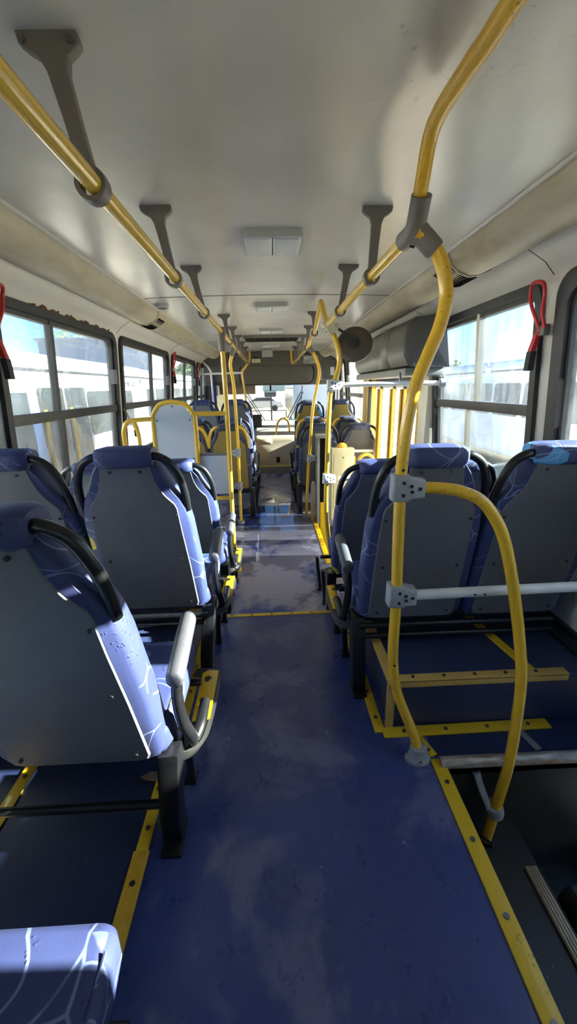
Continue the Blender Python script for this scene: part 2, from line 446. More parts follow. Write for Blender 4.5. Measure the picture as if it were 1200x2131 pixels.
def wall(name, s, ops, y0, y1):
    lo, up = MB(), MB()
    ztop = 1.94
    def strip(a, b, za, zb):
        zs = [za]+[z for z, _ in PROF if za < z < zb]+[zb]
        for p, q in zip(zs, zs[1:]):
            m = lo if q <= .801 else up
            m.add([(s*WX(p), a, p), (s*WX(p), b, p), (s*WX(q), b, q), (s*WX(q), a, q)], [(0,1,2,3)])
    y = y0
    for (a, b, za, zb, r) in ops:
        strip(y, a, -.95, .80); strip(y, a, .80, ztop)
        if za > -.94: strip(a, b, -.95, min(za, .80)); 
        if za > .80: strip(a, b, .80, za)
        strip(a, b, zb, ztop)
        if r:
            for (cy, cz, sy, sz) in ((b, zb, -1, -1), (a, zb, 1, -1), (a, za, 1, 1), (b, za, -1, 1)):
                pts = [(cy, cz)]
                for k in range(7):
                    t = math.radians(15*k)
                    pts.append((cy+sy*r*(1-math.cos(t)), cz+sz*r*(1-math.sin(t))))
                up.add([(s*WX(q), p, q) for p, q in pts], [(0, k, k+1) for k in range(1, 7)])
        y = b
    strip(y, y1, -.95, .80); strip(y, y1, .80, ztop)
    for m, mat, nm in ((lo, 'wall_low', name+'_lower'), (up, 'white_wall', name)):
        o = m.build(nm, mat); struct(o)
        bm = bmesh.new(); bm.from_mesh(o.data); bmesh.ops.remove_doubles(bm, verts=bm.verts[:], dist=.0005)
        # normals towards the cabin, thickness outwards
        bmesh.ops.recalc_face_normals(bm, faces=bm.faces[:])
        for f in bm.faces:
            if f.normal.x*s > 0: f.normal_flip()
        bm.to_mesh(o.data); bm.free()
        md = o.modifiers.new('thickness', 'SOLIDIFY'); md.thickness = .045; md.offset = -1

WIN_L = [(-1.45,-.2), (.39,1.92), (2.02,3.53), (3.62,5.29), (5.45,7.10), (7.25,8.28)]
WIN_R = [(1.32,1.85), (1.948,3.21), (5.16,6.86), (7.01,7.55)]
RZ0, RZ1 = .775, 1.834
ops_l = [(a, b, RZ0, RZ1, .10) for a, b in WIN_L]
ops_r = [(.32, 1.21, -.75, 1.74, 0)] + [(a, b, RZ0, RZ1, .10) for a, b in WIN_R[:2]] + [(3.40, 5.05, -.6, 1.64, 0)] + [(a, b, RZ0, RZ1, .10) for a, b in WIN_R[2:]] + [(7.64, 8.36, -.6, 1.68, 0)]
wall('wall_left', -1, ops_l, YR, YE)
wall('wall_right', 1, ops_r, YR, YE)

def window(n, s, a, b, split, low_split=None, dirty=False, thick=.045, transom=1.265):
    root = bpy.data.objects.new('window_%d' % n, None); C.objects.link(root)
    root.location = (s*1.28, (a+b)/2, RZ0); ORG[root.name] = Vector(root.location); root['kind'] = 'structure'
    f = lambda off: (lambda y, z: (s*(WX(z)+off), y, z))
    rb = MB().ring_prism(rrect(a, b, RZ0, RZ1, .10), rrect(a+thick, b-thick, RZ0+thick, RZ1-thick, .07), f(-.022), f(.05))
    rb.build('rubber_seal', 'rubber', root, ang=60)
    i0, i1, z0, z1 = a+thick, b-thick, RZ0+thick, RZ1-thick
    fr = MB().ring_prism(rrect(i0, i1, z0, z1, .07), rrect(i0+.018, i1-.018, z0+.018, z1-.022, .055), f(0), f(.04))
    fr.build('sash_frame', 'alu_dark', root, ang=60)
    MB().prism(rrect(i0+.003, i1-.003, z0+.003, z1-.003, .07), f(.018), f(.023)).build('pane', 'glass_dirty' if dirty else 'glass', root, ang=20)
    if transom:
        m = MB(); m.prism([(i0, transom-.03), (i1, transom-.03), (i1, transom+.025), (i0, transom+.025)], f(-.012), f(.035)); m.build('transom', 'alu_dark', root, bevel=.003)
    for (y, za, zb) in ((split, transom, z1), (low_split, z0, transom)):
        if y:
            MB().prism([(y-.016, za), (y+.016, za), (y+.016, zb), (y-.016, zb)], f(-.004), f(.032)).build('mullion', 'alu_dark' if s < 0 else 'pillar', root)
    if transom:
        for y in (i1-.02, ):
            MB().prism([(y-.025, 1.45), (y+.02, 1.45), (y+.02, 1.56), (y-.025, 1.56)], f(-.025), f(.01)).build('latch', 'grey_metal', root, bevel=.004)
    return root
for i, (a, b) in enumerate(WIN_L):
    sp = {2: 2.56, 3: 4.58, 4: 6.32, 5: 7.8}.get(i, (a+b)/2)
    window(i+1, -1, a, b, sp, sp+.03)
for i, (a, b) in enumerate(WIN_R):
    if i == 0: window(7, 1, a, b, None, None, True, .07, None)
    else: window(7+i, 1, a, b, {1: 2.56}.get(i, (a+b)/2), {1: 2.67}.get(i, (a+b)/2-.02), i < 2)

rs = MB(); rr0 = random.Random(3); top_ = []; y = 2.35
while y < 3.42:
    top_.append((y, RZ1+.004+rr0.uniform(0,.016)*(1 if rr0.random() < .7 else .2))); y += .022
pts = [(2.35, RZ1-.006)]+[(3.42, RZ1-.006)]+top_[::-1]
rs.prism(pts, lambda u, v: (-(WX(v)-.004),u,v), lambda u, v: (-(WX(v)+.002),u,v))
o = rs.build('trim_20', 'rust_edge'); struct(o)
for k, (s_, y) in enumerate(((-1,3.58),(-1,5.37),(1,3.30),(1,1.90))):
    zs = [RZ1+.006, 1.86, 1.89, 1.91, 1.935]
    j = MB().rings([[(s_*(WX(z)-.0025), y+d_, z) for z in zs]+[(s_*(WX(z)+.004), y+d_, z) for z in reversed(zs)] for d_ in (-.002,.002)])
    struct(j.build('trim_%d' % (21+k), 'alu_dark'))
# rear wall with a big window
rw = MB()
for a, b in (((-1.40,YR-.05,-.9),(1.40,YR,1.15)), ((-1.40,YR-.05,1.75),(1.40,YR,2.08)), ((-1.40,YR-.05,1.15),(-.8,YR,1.75)), ((.8,YR-.05,1.15),(1.40,YR,1.75))): rw.bx(a, b)
struct(rw.build('wall_rear', 'white_wall'))
w = bpy.data.objects.new('window_12', None); C.objects.link(w); w.location = (0,YR,1.15); ORG['window_12'] = Vector(w.location); struct(w)
MB().ring_prism(rrect(-.8,.8,1.15,1.75,.1), rrect(-.75,.75,1.2,1.7,.08), lambda u, v: (u,YR+.02,v), lambda u, v: (u,YR-.06,v)).build('rubber_seal', 'rubber', w)
MB().prism(rrect(-.75,.75,1.2,1.7,.08), lambda u, v: (u,YR-.02,v), lambda u, v: (u,YR-.025,v)).build('pane', 'glass', w)

# ceiling: long arched panel
cm = MB(); R = []
XS = [-1.04+2.08*i/26 for i in range(27)]
ZC = lambda x: 2.005+.022*(1-(x/1.04)**2)
for y in [YR+ (7.95-YR)*k/40 for k in range(41)]:
    R.append([(x, y, ZC(x)) for x in XS]+[(x, y, ZC(x)+.05) for x in reversed(XS)])
cm.rings(R); struct(cm.build('ceiling', 'ceiling', ang=30))
for k, y in enumerate((3.16, 6.0)):
    m = MB().rings([[(x, y+dy, ZC(x)-dz) for x in XS]+[(x, y+dy, ZC(x)+.01) for x in reversed(XS)] for dy, dz in ((-.005,.002),(.005,.002))])
    struct(m.build('trim_%d' % (k+1), 'alu_dark'))

# corner ducts
DUCT = [(.885,2.03), (.89,1.995), (.912,1.955), (.95,1.925), (1.0,1.908), (1.05,1.912), (1.09,1.93), (1.13,1.945), (1.13,2.05)]
for s, nm in ((-1,'trim_3'), (1,'trim_4')):
    m = MB().rings([[(s*x, y, z) for x, z in DUCT] for y in (YR, 7.8)])
    o = struct(m.build(nm, 'cove', ang=50))
    for y in ((3.72,) if s < 0 else (2.30, 5.2)):
        j = MB().rings([[(s*(x-.006 if i < 6 else x), yy, z-(.006 if i < 7 else 0)) for i, (x, z) in enumerate(DUCT)] for yy in (y-.11, y+.13)])
        jo = j.build('vent_collar', 'cove', o, ang=50)
        g = MB()
        for k in range(9):
            yy = y-.09+.022*k
            P = [(s*(.905-.012), yy, 1.957), (s*.942, yy, 1.924), (s*.995, yy, 1.900), (s*1.045, yy, 1.903)]
            g.tube(P, .0032, 6, sub=4)
        g.build('vent_slot', 'hatchdark', jo)
    e = MB().bx((s*.868, YR, 2.004), (s*.888, 7.8, 2.02)); struct(e.build('trim_%d' % (5 if s < 0 else 6), 'white_wall', bevel=.003))
# lower dark kick strips
for s, nm in ((-1,'baseboard_left'), (1,'baseboard_right')):
    m = MB()
    m.bx((s*1.31, 1.18, .20), (s*1.40, 2.27, .255)); m.bx((s*1.375, 1.18, .255), (s*1.40, 2.27, .275))
    struct(m.build(nm, 'black', bevel=.006))

# floor
def slab(name, a, b, mat): return struct(MB().bx(a, b).build(name, mat))
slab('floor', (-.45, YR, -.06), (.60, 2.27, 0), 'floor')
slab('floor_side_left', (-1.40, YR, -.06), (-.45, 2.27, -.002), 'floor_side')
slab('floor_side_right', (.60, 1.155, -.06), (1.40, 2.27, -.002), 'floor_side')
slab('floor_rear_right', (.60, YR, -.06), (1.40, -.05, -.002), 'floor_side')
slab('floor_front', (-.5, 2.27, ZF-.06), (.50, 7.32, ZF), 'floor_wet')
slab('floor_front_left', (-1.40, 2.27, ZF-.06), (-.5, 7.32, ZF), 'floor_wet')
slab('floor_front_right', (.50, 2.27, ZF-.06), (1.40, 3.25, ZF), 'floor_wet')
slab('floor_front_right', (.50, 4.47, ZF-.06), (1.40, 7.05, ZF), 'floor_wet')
slab('floor_step_riser', (-1.40, 2.255, ZF-.06), (1.40, 2.272, -.004), 'well')
slab('floor_driver', (-1.40, 7.30, ZF-.06), (.52, 8.45, 0), 'grey_metal')
# stairwell by the front-centre door
slab('floor_door_well', (.50, 3.25, -.56), (1.40, 4.47, -.5), 'well')
m = MB(); m.bx((.46,3.25,-.5),(.50,4.47,ZF-.06)); m.bx((.46,3.21,-.5),(1.38,3.25,ZF-.06)); m.bx((.46,4.47,-.5),(1.38,4.51,ZF-.06))
struct(m.build('floor_door_well_riser', 'well'))
slab('floor_front_door_well', (.52, 7.05, -.5), (1.40, 8.3, -.44), 'well')
# rear right stairwell: tread at -.33, lower tread at -.6
slab('floor_stairwell', (.60, -.05, -.39), (.94, 1.155, -.33), 'well')
slab('floor_stairwell_lower', (.94, -.05, -.68), (1.40, 1.155, -.62), 'well')
m = MB(); m.bx((.57,-.05,-.33),(.60,1.155,-.05)); m.bx((.93,-.05,-.62),(.945,1.155,-.335))
struct(m.build('floor_stairwell_riser', 'well'))
m = MB(); m.bx((.60,1.155,-.65),(1.40,1.18,-.02)); struct(m.build('wall_stairwell', 'well'))
m = MB(); m.bx((.885,-.05,-.332),(.93,.985,-.318)); o = m.build('trim_7', 'nosing', bevel=.003); struct(o)

# ------------------------------------------------------------------ yellow floor edging (each strip with its rivets)
def strip(name, a, b, w, z, mat, label, rivets=0, th=.008):
    a, b = Vector(a), Vector(b); t = (b-a).normalized(); q = Vector((-t.y, t.x, 0))*w/2
    m = MB().add([p+o+Vector((0,0,zz)) for p in (a, b) for o in (-q, q) for zz in (z, z+th)], [(0,1,3,2),(4,6,7,5),(0,4,5,1),(2,3,7,6),(0,2,6,4),(1,5,7,3)])
    o = m.build(name, mat, bevel=.002); tag(o, label, 'edging strip', 'yellow floor edging strips')
    for k in range(rivets):
        p = a.lerp(b, (k+.5)/rivets)
        MB().cyl((p.x,p.y,z+th-.001),(p.x,p.y,z+th+.003), .008, 12).build('rivet', 'steel', o)
    return o
strip('edging_strip', (-.455,.55,0), (-.455,.905,0), .05, 0, 'ribbed', 'ribbed yellow edging strip on the floor in front of the nearest seat cushion', 2)
strip('edging_strip', (-.455,.905,0), (-.455,1.32,0), .04, 0, 'yellow_trim', 'yellow floor strip behind the leg of the nearest left double seat', 3, .006)
strip('edging_strip', (-.432,1.32,0), (-.432,2.25,0), .045, 0, 'yellow_trim', 'yellow floor strip at the foot of the left wheel box, beside the aisle', 5, .006)
strip('edging_strip', (-.98,.80,0), (-.98,1.32,0), .045, 0, 'yellow_trim', 'yellow strip on the dark floor under the nearest left double seat', 2, .006)
strip('edging_strip', (.595,.2,0), (.600,1.17,0), .05, 0, 'yellow_trim', 'long yellow edging strip along the aisle rim of the rear stairwell', 5)
strip('edging_strip', (.590,1.185,0), (.555,1.29,0), .045, 0, 'yellow_trim', 'short yellow strip between stairwell rim and wheel box', 2, .006)
strip('edging_strip', (.425,1.305,0), (1.14,1.312,0), .05, 0, 'yellow_trim', 'yellow strip on the floor at the rear foot of the right wheel box', 4)
strip('edging_strip', (.415,1.31,0), (.41,2.25,0), .045, 0, 'yellow_trim', 'yellow floor strip under the aisle legs of the near right double seat', 6, .006)
strip('edging_strip', (1.02,1.19,0), (1.0,1.28,0), .03, 0, 'grey_metal', 'short grey strip on the floor behind the rusty bar', 0, .005)
o = strip('edging_strip', (-.36,2.262,0), (.41,2.268,0), .03, -.004, 'yellow_trim', 'thin yellow nosing across the aisle at the step down', 6)
strip('edging_strip', (.475,3.27,0), (.475,4.45,0), .05, ZF, 'step_yellow', 'yellow floor strip along the rim of the middle door well', 4)
strip('edging_strip', (-.5,7.315,0), (.52,7.315,0), .05, 0, 'step_yellow', 'yellow nosing on the step in front of the engine cover', 3)

# wheel boxes
def wheel_box(s, label, stripcol):
    root = thing('wheel_arch_box', label, 'wheel box', (s*.83, 1.8, 0))
    prof = [(1.34,0), (1.34,.22), (1.355,.235), (2.25,.235), (2.25,0)]
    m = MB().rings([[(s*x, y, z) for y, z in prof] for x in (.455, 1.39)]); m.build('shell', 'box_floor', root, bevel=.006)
    e = MB(); e.bx((s*.445,1.328,.21),(s*1.2,1.342,.241)); e.bx((s*.445,1.328,.234),(s*1.2,1.368,.244)); eo = e.build('rear_edging', stripcol, root, bevel=.002)
    e = MB(); e.bx((s*.440,1.34,.231),(s*.485,2.25,.243)); e.build('side_edging', stripcol, root, bevel=.003)
    e = MB(); e.bx((s*.440,1.328,.008),(s*.474,1.342,.232)); e.build('corner_edging', stripcol, root, bevel=.003)
    a, b = Vector((s*1.06,1.37,.235)), Vector((s*.93,2.2,.235)); q = Vector((.02,0,0))
    MB().add([a-q,a+q,b+q,b-q]+[p+Vector((0,0,.006)) for p in (a-q,a+q,b+q,b-q)], [(0,1,2,3),(4,7,6,5),(0,4,5,1),(1,5,6,2),(2,6,7,3),(3,7,4,0)]).build('top_strip', 'yellow_trim', root)
    for k in range(5):
        x = s*(.55+.13*k)
        MB().cyl((x,1.35,.243),(x,1.35,.248), .007, 10).build('rivet', 'blackmat', root)
wheel_box(1, 'blue vinyl wheel box with faded yellow edging under the near right seat', 'yellow_wood')
wheel_box(-1, 'blue vinyl wheel box with yellow edging under the second left double seat', 'yellow_wood')

# rusty bar across the stairwell
root = thing('stairwell_bar', 'rusty pale steel bar lying across the head of the rear stairwell', 'bar', (.88,1.155,0))
MB().cyl((.605,1.152,.008),(1.36,1.146,.008), .022, 16).build('tube', 'rust', root)
MB().box((1.37,1.146,.012),(.02,.06,.06)).build('wall_flange', 'rust', root, bevel=.004)

# ------------------------------------------------------------------ seats
PAN = [(.165,.375),(.188,.382),(.196,.40),(.195,.62),(.190,.80),(.184,.915),(.175,.94),(.160,.957),(.142,.980),(.126,1.008),(.114,1.04),(.106,1.075),(.101,1.105),(.096,1.118)]
CUS = [(.17,.355),(.215,.365),(.235,.40),(.243,.6),(.236,.84),(.224,.915),(.206,.965),(.182,1.005),(.160,1.05),(.142,1.09),(.115,1.125)]
def full(half): return [(x, z) for x, z in half]+[(-x, z) for x, z in reversed(half)]
def YB(z): return -.208*(z-.38)

def seat_unit(label, cx, yb, s, fz=0., hs=1., panel='panel', handle='black', arm=True, leg_dy=-.06, screws=False, n=2, wide=.27, back=True, tubes=(.33,), gap=.485, group=None, pad='foam_grip', sh=0., thin=True, fab='fabric'):
    m = 1 if s == 'L' else -1
    root = thing('double_bus_seat' if n == 2 else 'bus_seat', label, 'bus seat', (cx, yb, fz), group)
    T = lambda x, y, z: (cx+m*x+sh*max(0, .8-z)*(z > .3), yb+y, fz+z*hs)
    for k in range(n):
        ox = -gap*k
        # moulded back shell
        if back:
            pts = full(PAN)
            sc = lambda f: [(x*f, .75+(z-.75)*f) for x, z in pts]
            R = [[T(ox+x, YB(z)+dy, z) for x, z in sc(f)] for dy, f in ((.0, 1.), (-.008, 1.), (-.0135, .985), (-.014, .93))]
            pn = MB().rings(R).build('back_panel', panel, root, ang=18)
            if screws:
                for (x, z) in ((.16,.41),(-.16,.41),(.172,.885),(-.172,.885),(.16,.66),(-.16,.66),(.06,1.085),(-.06,1.085)):
                    y = YB(z)
                    MB().cyl(T(ox+x, y-.014, z), T(ox+x, y-.0185, z), .006, 10).build('screw', 'blackmat', pn)
            pts2 = full(CUS)
            R = []
            for dy, i in ((-.006,.014),(.012,.003),(.05,0),(.086,.006),(.108,.03),(.117,.075)):
                R.append([T(ox+x*(1-i/.2), YB(z)+dy, .75+(z-.75)*(1-i/.36)) for x, z in pts2])
            MB().rings(R).build('back_cushion', fab, root, ang=60)
            hd = MB(); R = []
            for i in range(9):
                u = -1+2*i/8; w = .112*u; e = math.sqrt(max(0, 1-abs(u)**6))
                R.append([T(ox+w, YB(1.14)+.036+(.062+.008*e)*(.80+.2*e)*math.copysign(abs(math.cos(a))**.6, math.cos(a)), 1.141+.043*(.82+.18*e)*math.copysign(abs(math.sin(a))**.6, math.sin(a))) for a in [2*PI*j/20 for j in range(20)]])
            hd.rings(R).build('headrest', fab, root, ang=60)
            for sg in (1, -1):
                P = [T(ox+sg*.095, YB(1.14)+.02, 1.142), T(ox+sg*.132, YB(1.14)+.015, 1.143), T(ox+sg*.178, YB(1.1)+.012, 1.112), T(ox+sg*.206, YB(1.05)+.012, 1.052), T(ox+sg*.218, YB(.98)+.014, .985), T(ox+sg*.220, YB(.9)+.02, .90)]
                MB().tube(P, .0165, 12).build('grab_handle', handle, root)
        # bottom cushion
        xa, xb = (-.235, wide-.02) if k == 0 else (-.235, .235)
        R = []
        for y, zt, zb_, ins in ((.005,.44,.385,.04),(.02,.465,.37,.012),(.06,.478,.365,0),(.25,.47,.365,0),(.38,.476,.365,0),(.43,.468,.37,.004),(.455,.445,.385,.02),(.462,.42,.40,.05)):
            rr = .03
            R.append([T(ox+x, y, z) for x, z in rrect(xa+ins, xb-ins, zb_, zt, min(rr, (zt-zb_)/2.2), 4)])
        sc_ = MB().rings(R).build('seat_cushion', fab, root, ang=60)
        if k == 0:
            MB().tube([T(xb-.012,.05,.474),T(xb-.012,.25,.467),T(xb-.012,.40,.473)], .003, 6).build('piping', fab, sc_)
        MB().bx(T(ox+xa+.03,.03,.335), T(ox+xb-.03,.40,.37)).build('seat_pan', 'blackmat', root, bevel=.006)
    # frame
    lx = .235
    MB().rings([[T(x, y, z) for x, y in ((lx-.03,y0),(lx+.03,y0+.005),(lx+.032,y0+d_),(lx-.028,y0+d_))] for z, y0, d_ in ((.37,.0,.10),(.12,leg_dy*.8,.085),(.012,leg_dy,.075))]).build('leg', 'black', root, bevel=.006)
    MB().bx(T(lx-.03,leg_dy-.035,0), T(lx+.035,leg_dy+.085,.014)).build('foot_plate', 'black', root, bevel=.004)
    for (xt, yt, xb_, ybt) in ((.275,.17,.25,.235),(.29,.40,.26,.45)) if thin else ((.17,.30,.15,.32),):
        MB().tube([T(xt,yt,.31), T((xt+xb_)/2,(yt+ybt)/2,.155), T(xb_,ybt,.01)], .015, 10).build('leg', 'black', root)
        MB().bx(T(xb_-.022,ybt-.028,0), T(xb_+.022,ybt+.028,.01)).build('foot_plate', 'black', root, bevel=.003)
    for z in tubes:
        MB().cyl(T(lx, leg_dy*.6+.03, z), T(-gap*(n-1)-.2, leg_dy*.6+.03, z), .014, 12).build('cross_tube', 'black', root)
    MB().cyl(T(-.40, .36, .33), T(.27, .36, .33), .014, 12).build('cross_tube', 'black', root)
    if arm:
        MB().rings([[T(.285+.027*r*math.cos(a)*1.0, y, z+.027*r*math.sin(a)) for a in [2*PI*j/18 for j in range(18)]] for y, z, r in ((.035,.606,.55),(.037,.607,.86),(.045,.61,.97),(.10,.622,1.),(.22,.648,1.),(.275,.658,.98),(.290,.660,.85),(.297,.661,.5))]).build('armrest_pad', pad, root, ang=60)
        MB().tube([T(.285,.062,.605), T(.280,.05,.53), T(.281,.06,.44), T(.288,.095,.345), T(.302,.135,.275)], .021, 12, sx=.8).build('armrest_post', 'black', root)
        # low side guard with a yellow grip
        path = [(.215,.075),(.275,.085),(.312,.12),(.325,.20),(.33,.36),(.322,.43),(.295,.465),(.24,.475)]
        P = catmull([(x, y, 0) for x, y in path], 5)
        R = [[T(p.x+u, p.y, z) for u, z in ((-.008,.262),(.008,.262),(.008,.302),(-.008,.302))] for p in P]
        g = MB().rings(R).build('side_guard', 'panel_dark', root, ang=40)
        MB().rings([[T(.302+u, y, z) for u, z in ((-.022,.296),(.024,.296),(.024,.308),(-.022,.308))] for y in (.20,.455)]).build('yellow_grip', 'step_yellow', g, bevel=.008)
        MB().tube([T(.292,.10,.285), T(.296,.16,.315), T(.298,.27,.322)], .019, 12).build('guard_tube', 'black', root)
    return root

seat_unit('blue seat cushion corner nearest the camera, at the bottom left', -.555, .045, 'L', wide=.27, arm=False, tubes=(), leg_dy=-.06, back=False, thin=False)
seat_unit('nearest left grey-backed double seat with a black armrest, filling the left edge', -.595, .915, 'L', leg_dy=0., sh=.05, screws=True, tubes=(.15,))
seat_unit('second left double seat, grey backs and a sunlit cream armrest', -.597, 1.767, 'L', leg_dy=-.10, sh=.04, screws=True, tubes=(.34,.30))
seat_unit('third left double seat, just behind the yellow framed partition', -.60, 2.56, 'L', fz=ZF, hs=.95, leg_dy=-.02, tubes=(.33,))
seat_unit('near right double seat, grey backs behind the large curved yellow pole', .61, 1.60, 'R', leg_dy=-.06, screws=True, tubes=(.335,.28), gap=.48)
seat_unit('right double seat with a dark blue-grey back beside the middle door well', .60, 2.37, 'R', fz=ZF, hs=.95, arm=False, wide=.23, leg_dy=.02, panel='panel')
seat_unit('left double seat with olive backs and yellow handles beyond the partition', -.50, 4.74, 'L', fz=ZF, hs=.97, wide=.22, panel='panel_gold', handle='yellow', arm=False, gap=.46, fab='fabric_dark')
seat_unit('left double seat with olive backs and black handles, second beyond the partition', -.50, 5.45, 'L', fz=ZF, hs=.98, panel='panel_gold', arm=False, fab='fabric_dark')
seat_unit('far left raised double seat with grey backs and blue headrests near the curtain', -.52, 6.25, 'L', fz=.06, hs=1., arm=False)
seat_unit('right double seat with dark backs and black handles just past the door', .56, 4.86, 'R', fz=ZF, hs=.94, panel='panel_dark', arm=False, gap=.47, fab='fabric_dark')
seat_unit('right double seat with charcoal backs and yellow handles', .55, 5.55, 'R', fz=ZF, hs=.97, panel='panel', handle='yellow', arm=False, gap=.47, fab='fabric_dark')
seat_unit('far right raised double seat with olive backs and black handles', .60, 6.55, 'R', fz=.02, hs=1.0, panel='panel_gold', arm=False, gap=.49, fab='fabric_dark')
# pedestals that carry the raised front pairs
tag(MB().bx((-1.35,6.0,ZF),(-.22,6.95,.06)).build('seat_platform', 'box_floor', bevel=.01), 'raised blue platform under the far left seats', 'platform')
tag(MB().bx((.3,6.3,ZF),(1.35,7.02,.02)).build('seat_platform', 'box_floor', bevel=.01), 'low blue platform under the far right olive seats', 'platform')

# ------------------------------------------------------------------ handrails and poles
def clamp(P0, P1, P2, r, root, mat='grey_cast', name='tee_clamp', bolts=True, axis=None, side=None):
    """T-shaped casting around pole P0-P1 with a branch towards P2"""
    m = MB(); P0, P1, P2 = Vector(P0), Vector(P1), Vector(P2); mid = (P0+P1)/2
    t = (P1-P0).normalized(); q = (P2-mid)
    n_ = t.cross(q).normalized()
    L = q.length; h = (P1-P0).length/2
    out = [(-r*1.35,-h*.93),(-r*1.0,-h),(r*.9,-h),(L*.45,-r*1.5),(L*.98,-r*1.3),(L,-r*1.1),(L,r*1.1),(L*.98,r*1.3),(L*.45,r*1.5),(r*.9,h),(-r*1.0,h),(-r*1.35,h*.93)]
    qq = q.normalized()
    R = []
    for dn, f in ((-1.28,.80),(-1.12,.95),(-.6,1.),(.6,1.),(1.12,.95),(1.28,.80)):
        R.append([mid+qq*(u*f if u < 0 else u*(1-(1-f)*.25))+t*(v*f)+n_*(r*dn) for u, v in out])
    o = m.rings(R).build(name, mat, root, ang=50)
    if bolts:
        for u, v in ((.05,.45),(.05,-.45),(.38,.22),(.42,-.18),(.75,.05)):
            for sd in (-1, 1):
                p = mid+qq*(L*u)+t*(h*v)
                MB().cyl(p+n_*(r*1.24*sd), p+n_*(r*1.34*sd), .0062, 10).build('bolt', 'blackmat', o)
    return o

def bracket(root, xc, y, xr, zr, broken=False):
    """ceiling bracket: foot plate, tapered stem, ring round the rail"""
    zt = ZC(xc)
    sg = 1 if xr > xc else -1
    W = [(-.055,zt),(.055,zt),(.055,zt-.016),(.045,zt-.024),(.027,zt-.034),(.019,zt-.055),(.016,zt-.12),(.015,zr+.03),(.012,zr+.01),(-.012,zr+.01),(-.015,zr+.03),(-.016,zt-.12),(-.019,zt-.055),(-.027,zt-.034),(-.045,zt-.024),(-.055,zt-.016)]
    def f(dy, k):
        return [(xc+(xr-xc)*max(0, min(1, (zt-z)/(zt-zr)))+x*k, y+dy+.02*(zt-z)/(zt-zr), z) for x, z in W]
    o = MB().rings([f(-.011,.96), f(-.008,1), f(.008,1), f(.011,.96)]).build('ceiling_bracket', 'bracket', root, ang=40)
    for x in (-.043, .043):
        MB().cyl((xc+x, y-.0115, zt-.014), (xc+x, y-.015, zt-.014), .0055, 10).build('screw', 'steel', o)
    R = [[(xr+ra*math.cos(a), y+.02+yy, zr+ra*math.sin(a)) for a in [2*PI*k/22 for k in range(22)]] for ra, yy in ((.022,-.017),(.031,-.017),(.0325,0),(.031,.017),(.022,.017))]
    MB().rings(R, closed=True).build('rail_ring', 'bracket', o, ang=50)
    return o

RZ = 1.80
lr = thing('ceiling_handrail', 'long yellow handrail on brackets along the left of the ceiling', 'handrail', (-.36, 3, 2.0))
MB().tube([(-.345,-.9,RZ),(-.345,1.0,RZ),(-.35,3.0,RZ),(-.36,4.6,RZ),(-.37,6.2,RZ),(-.372,7.25,RZ-.005)], .0185, 18, sub=8).build('tube', 'yellow_rail', lr)
for y, x in ((-.5,-.39),(.25,-.39),(.975,-.387),(1.70,-.39),(2.435,-.405),(3.905,-.395),(4.64,-.392),(5.377,-.39),(6.09,-.388),(6.85,-.385)):
    bracket(lr, x, y, -.346-.004*y, RZ)
MB().tube([(-.372,7.25,RZ-.005),(-.37,7.33,RZ-.0),(-.355,7.40,1.86),(-.345,7.42,2.0)], .0185, 14).build('end_bend', 'yellow', lr)

rr_ = thing('ceiling_handrail', 'yellow handrail on brackets along the right of the ceiling, up to the round mirror', 'handrail', (.39, 2.2, 2.0))
MB().tube([(.405,1.27,RZ),(.40,2.0,RZ),(.40,2.92,RZ)], .0185, 18).build('tube', 'yellow_rail', rr_)
for y, x in ((1.711,.412),(2.436,.442)): bracket(rr_, x, y, .402, RZ)
r2 = thing('ceiling_handrail', 'far right yellow ceiling handrail that rises and dips ahead of the round mirror', 'handrail', (.40, 5, 2.0))
MB().tube([(.392,2.99,RZ+.02),(.372,2.99,1.90),(.365,3.05,1.955),(.375,3.2,1.955),(.385,3.5,1.89),(.40,3.84,1.855),(.405,4.1,1.85),(.405,4.30,1.845),(.405,4.42,1.81),(.405,4.6,RZ),(.41,5.5,RZ),(.41,6.6,RZ-.01),(.40,7.30,RZ-.01)], .0185, 16).build('tube', 'yellow_rail', r2)
for y, x, z in ((3.83,.395,1.855),(4.66,.43,RZ),(5.42,.43,RZ),(6.14,.425,RZ),(6.95,.42,RZ)): bracket(r2, x, y, .405, z)
MB().tube([(.40,7.30,RZ-.01),(.385,7.4,RZ),(.375,7.45,1.9),(.37,7.46,2.0)], .0185, 14).build('end_bend', 'yellow', r2)

# the rail that runs back over the camera from the big T clamp
top = thing('ceiling_handrail', 'thick yellow rail rising from the grey ceiling joint towards the top right corner', 'handrail', (.42, .8, 2.0))
MB().tube([(.408,1.262,1.805),(.405,1.235,1.85),(.398,1.19,1.895),(.395,1.15,1.955),(.392,1.08,1.972),(.395,.95,1.972),(.40,.7,1.972),(.40,-.9,1.972)], .0185, 18, sub=8).build('tube', 'yellow_worn', top)

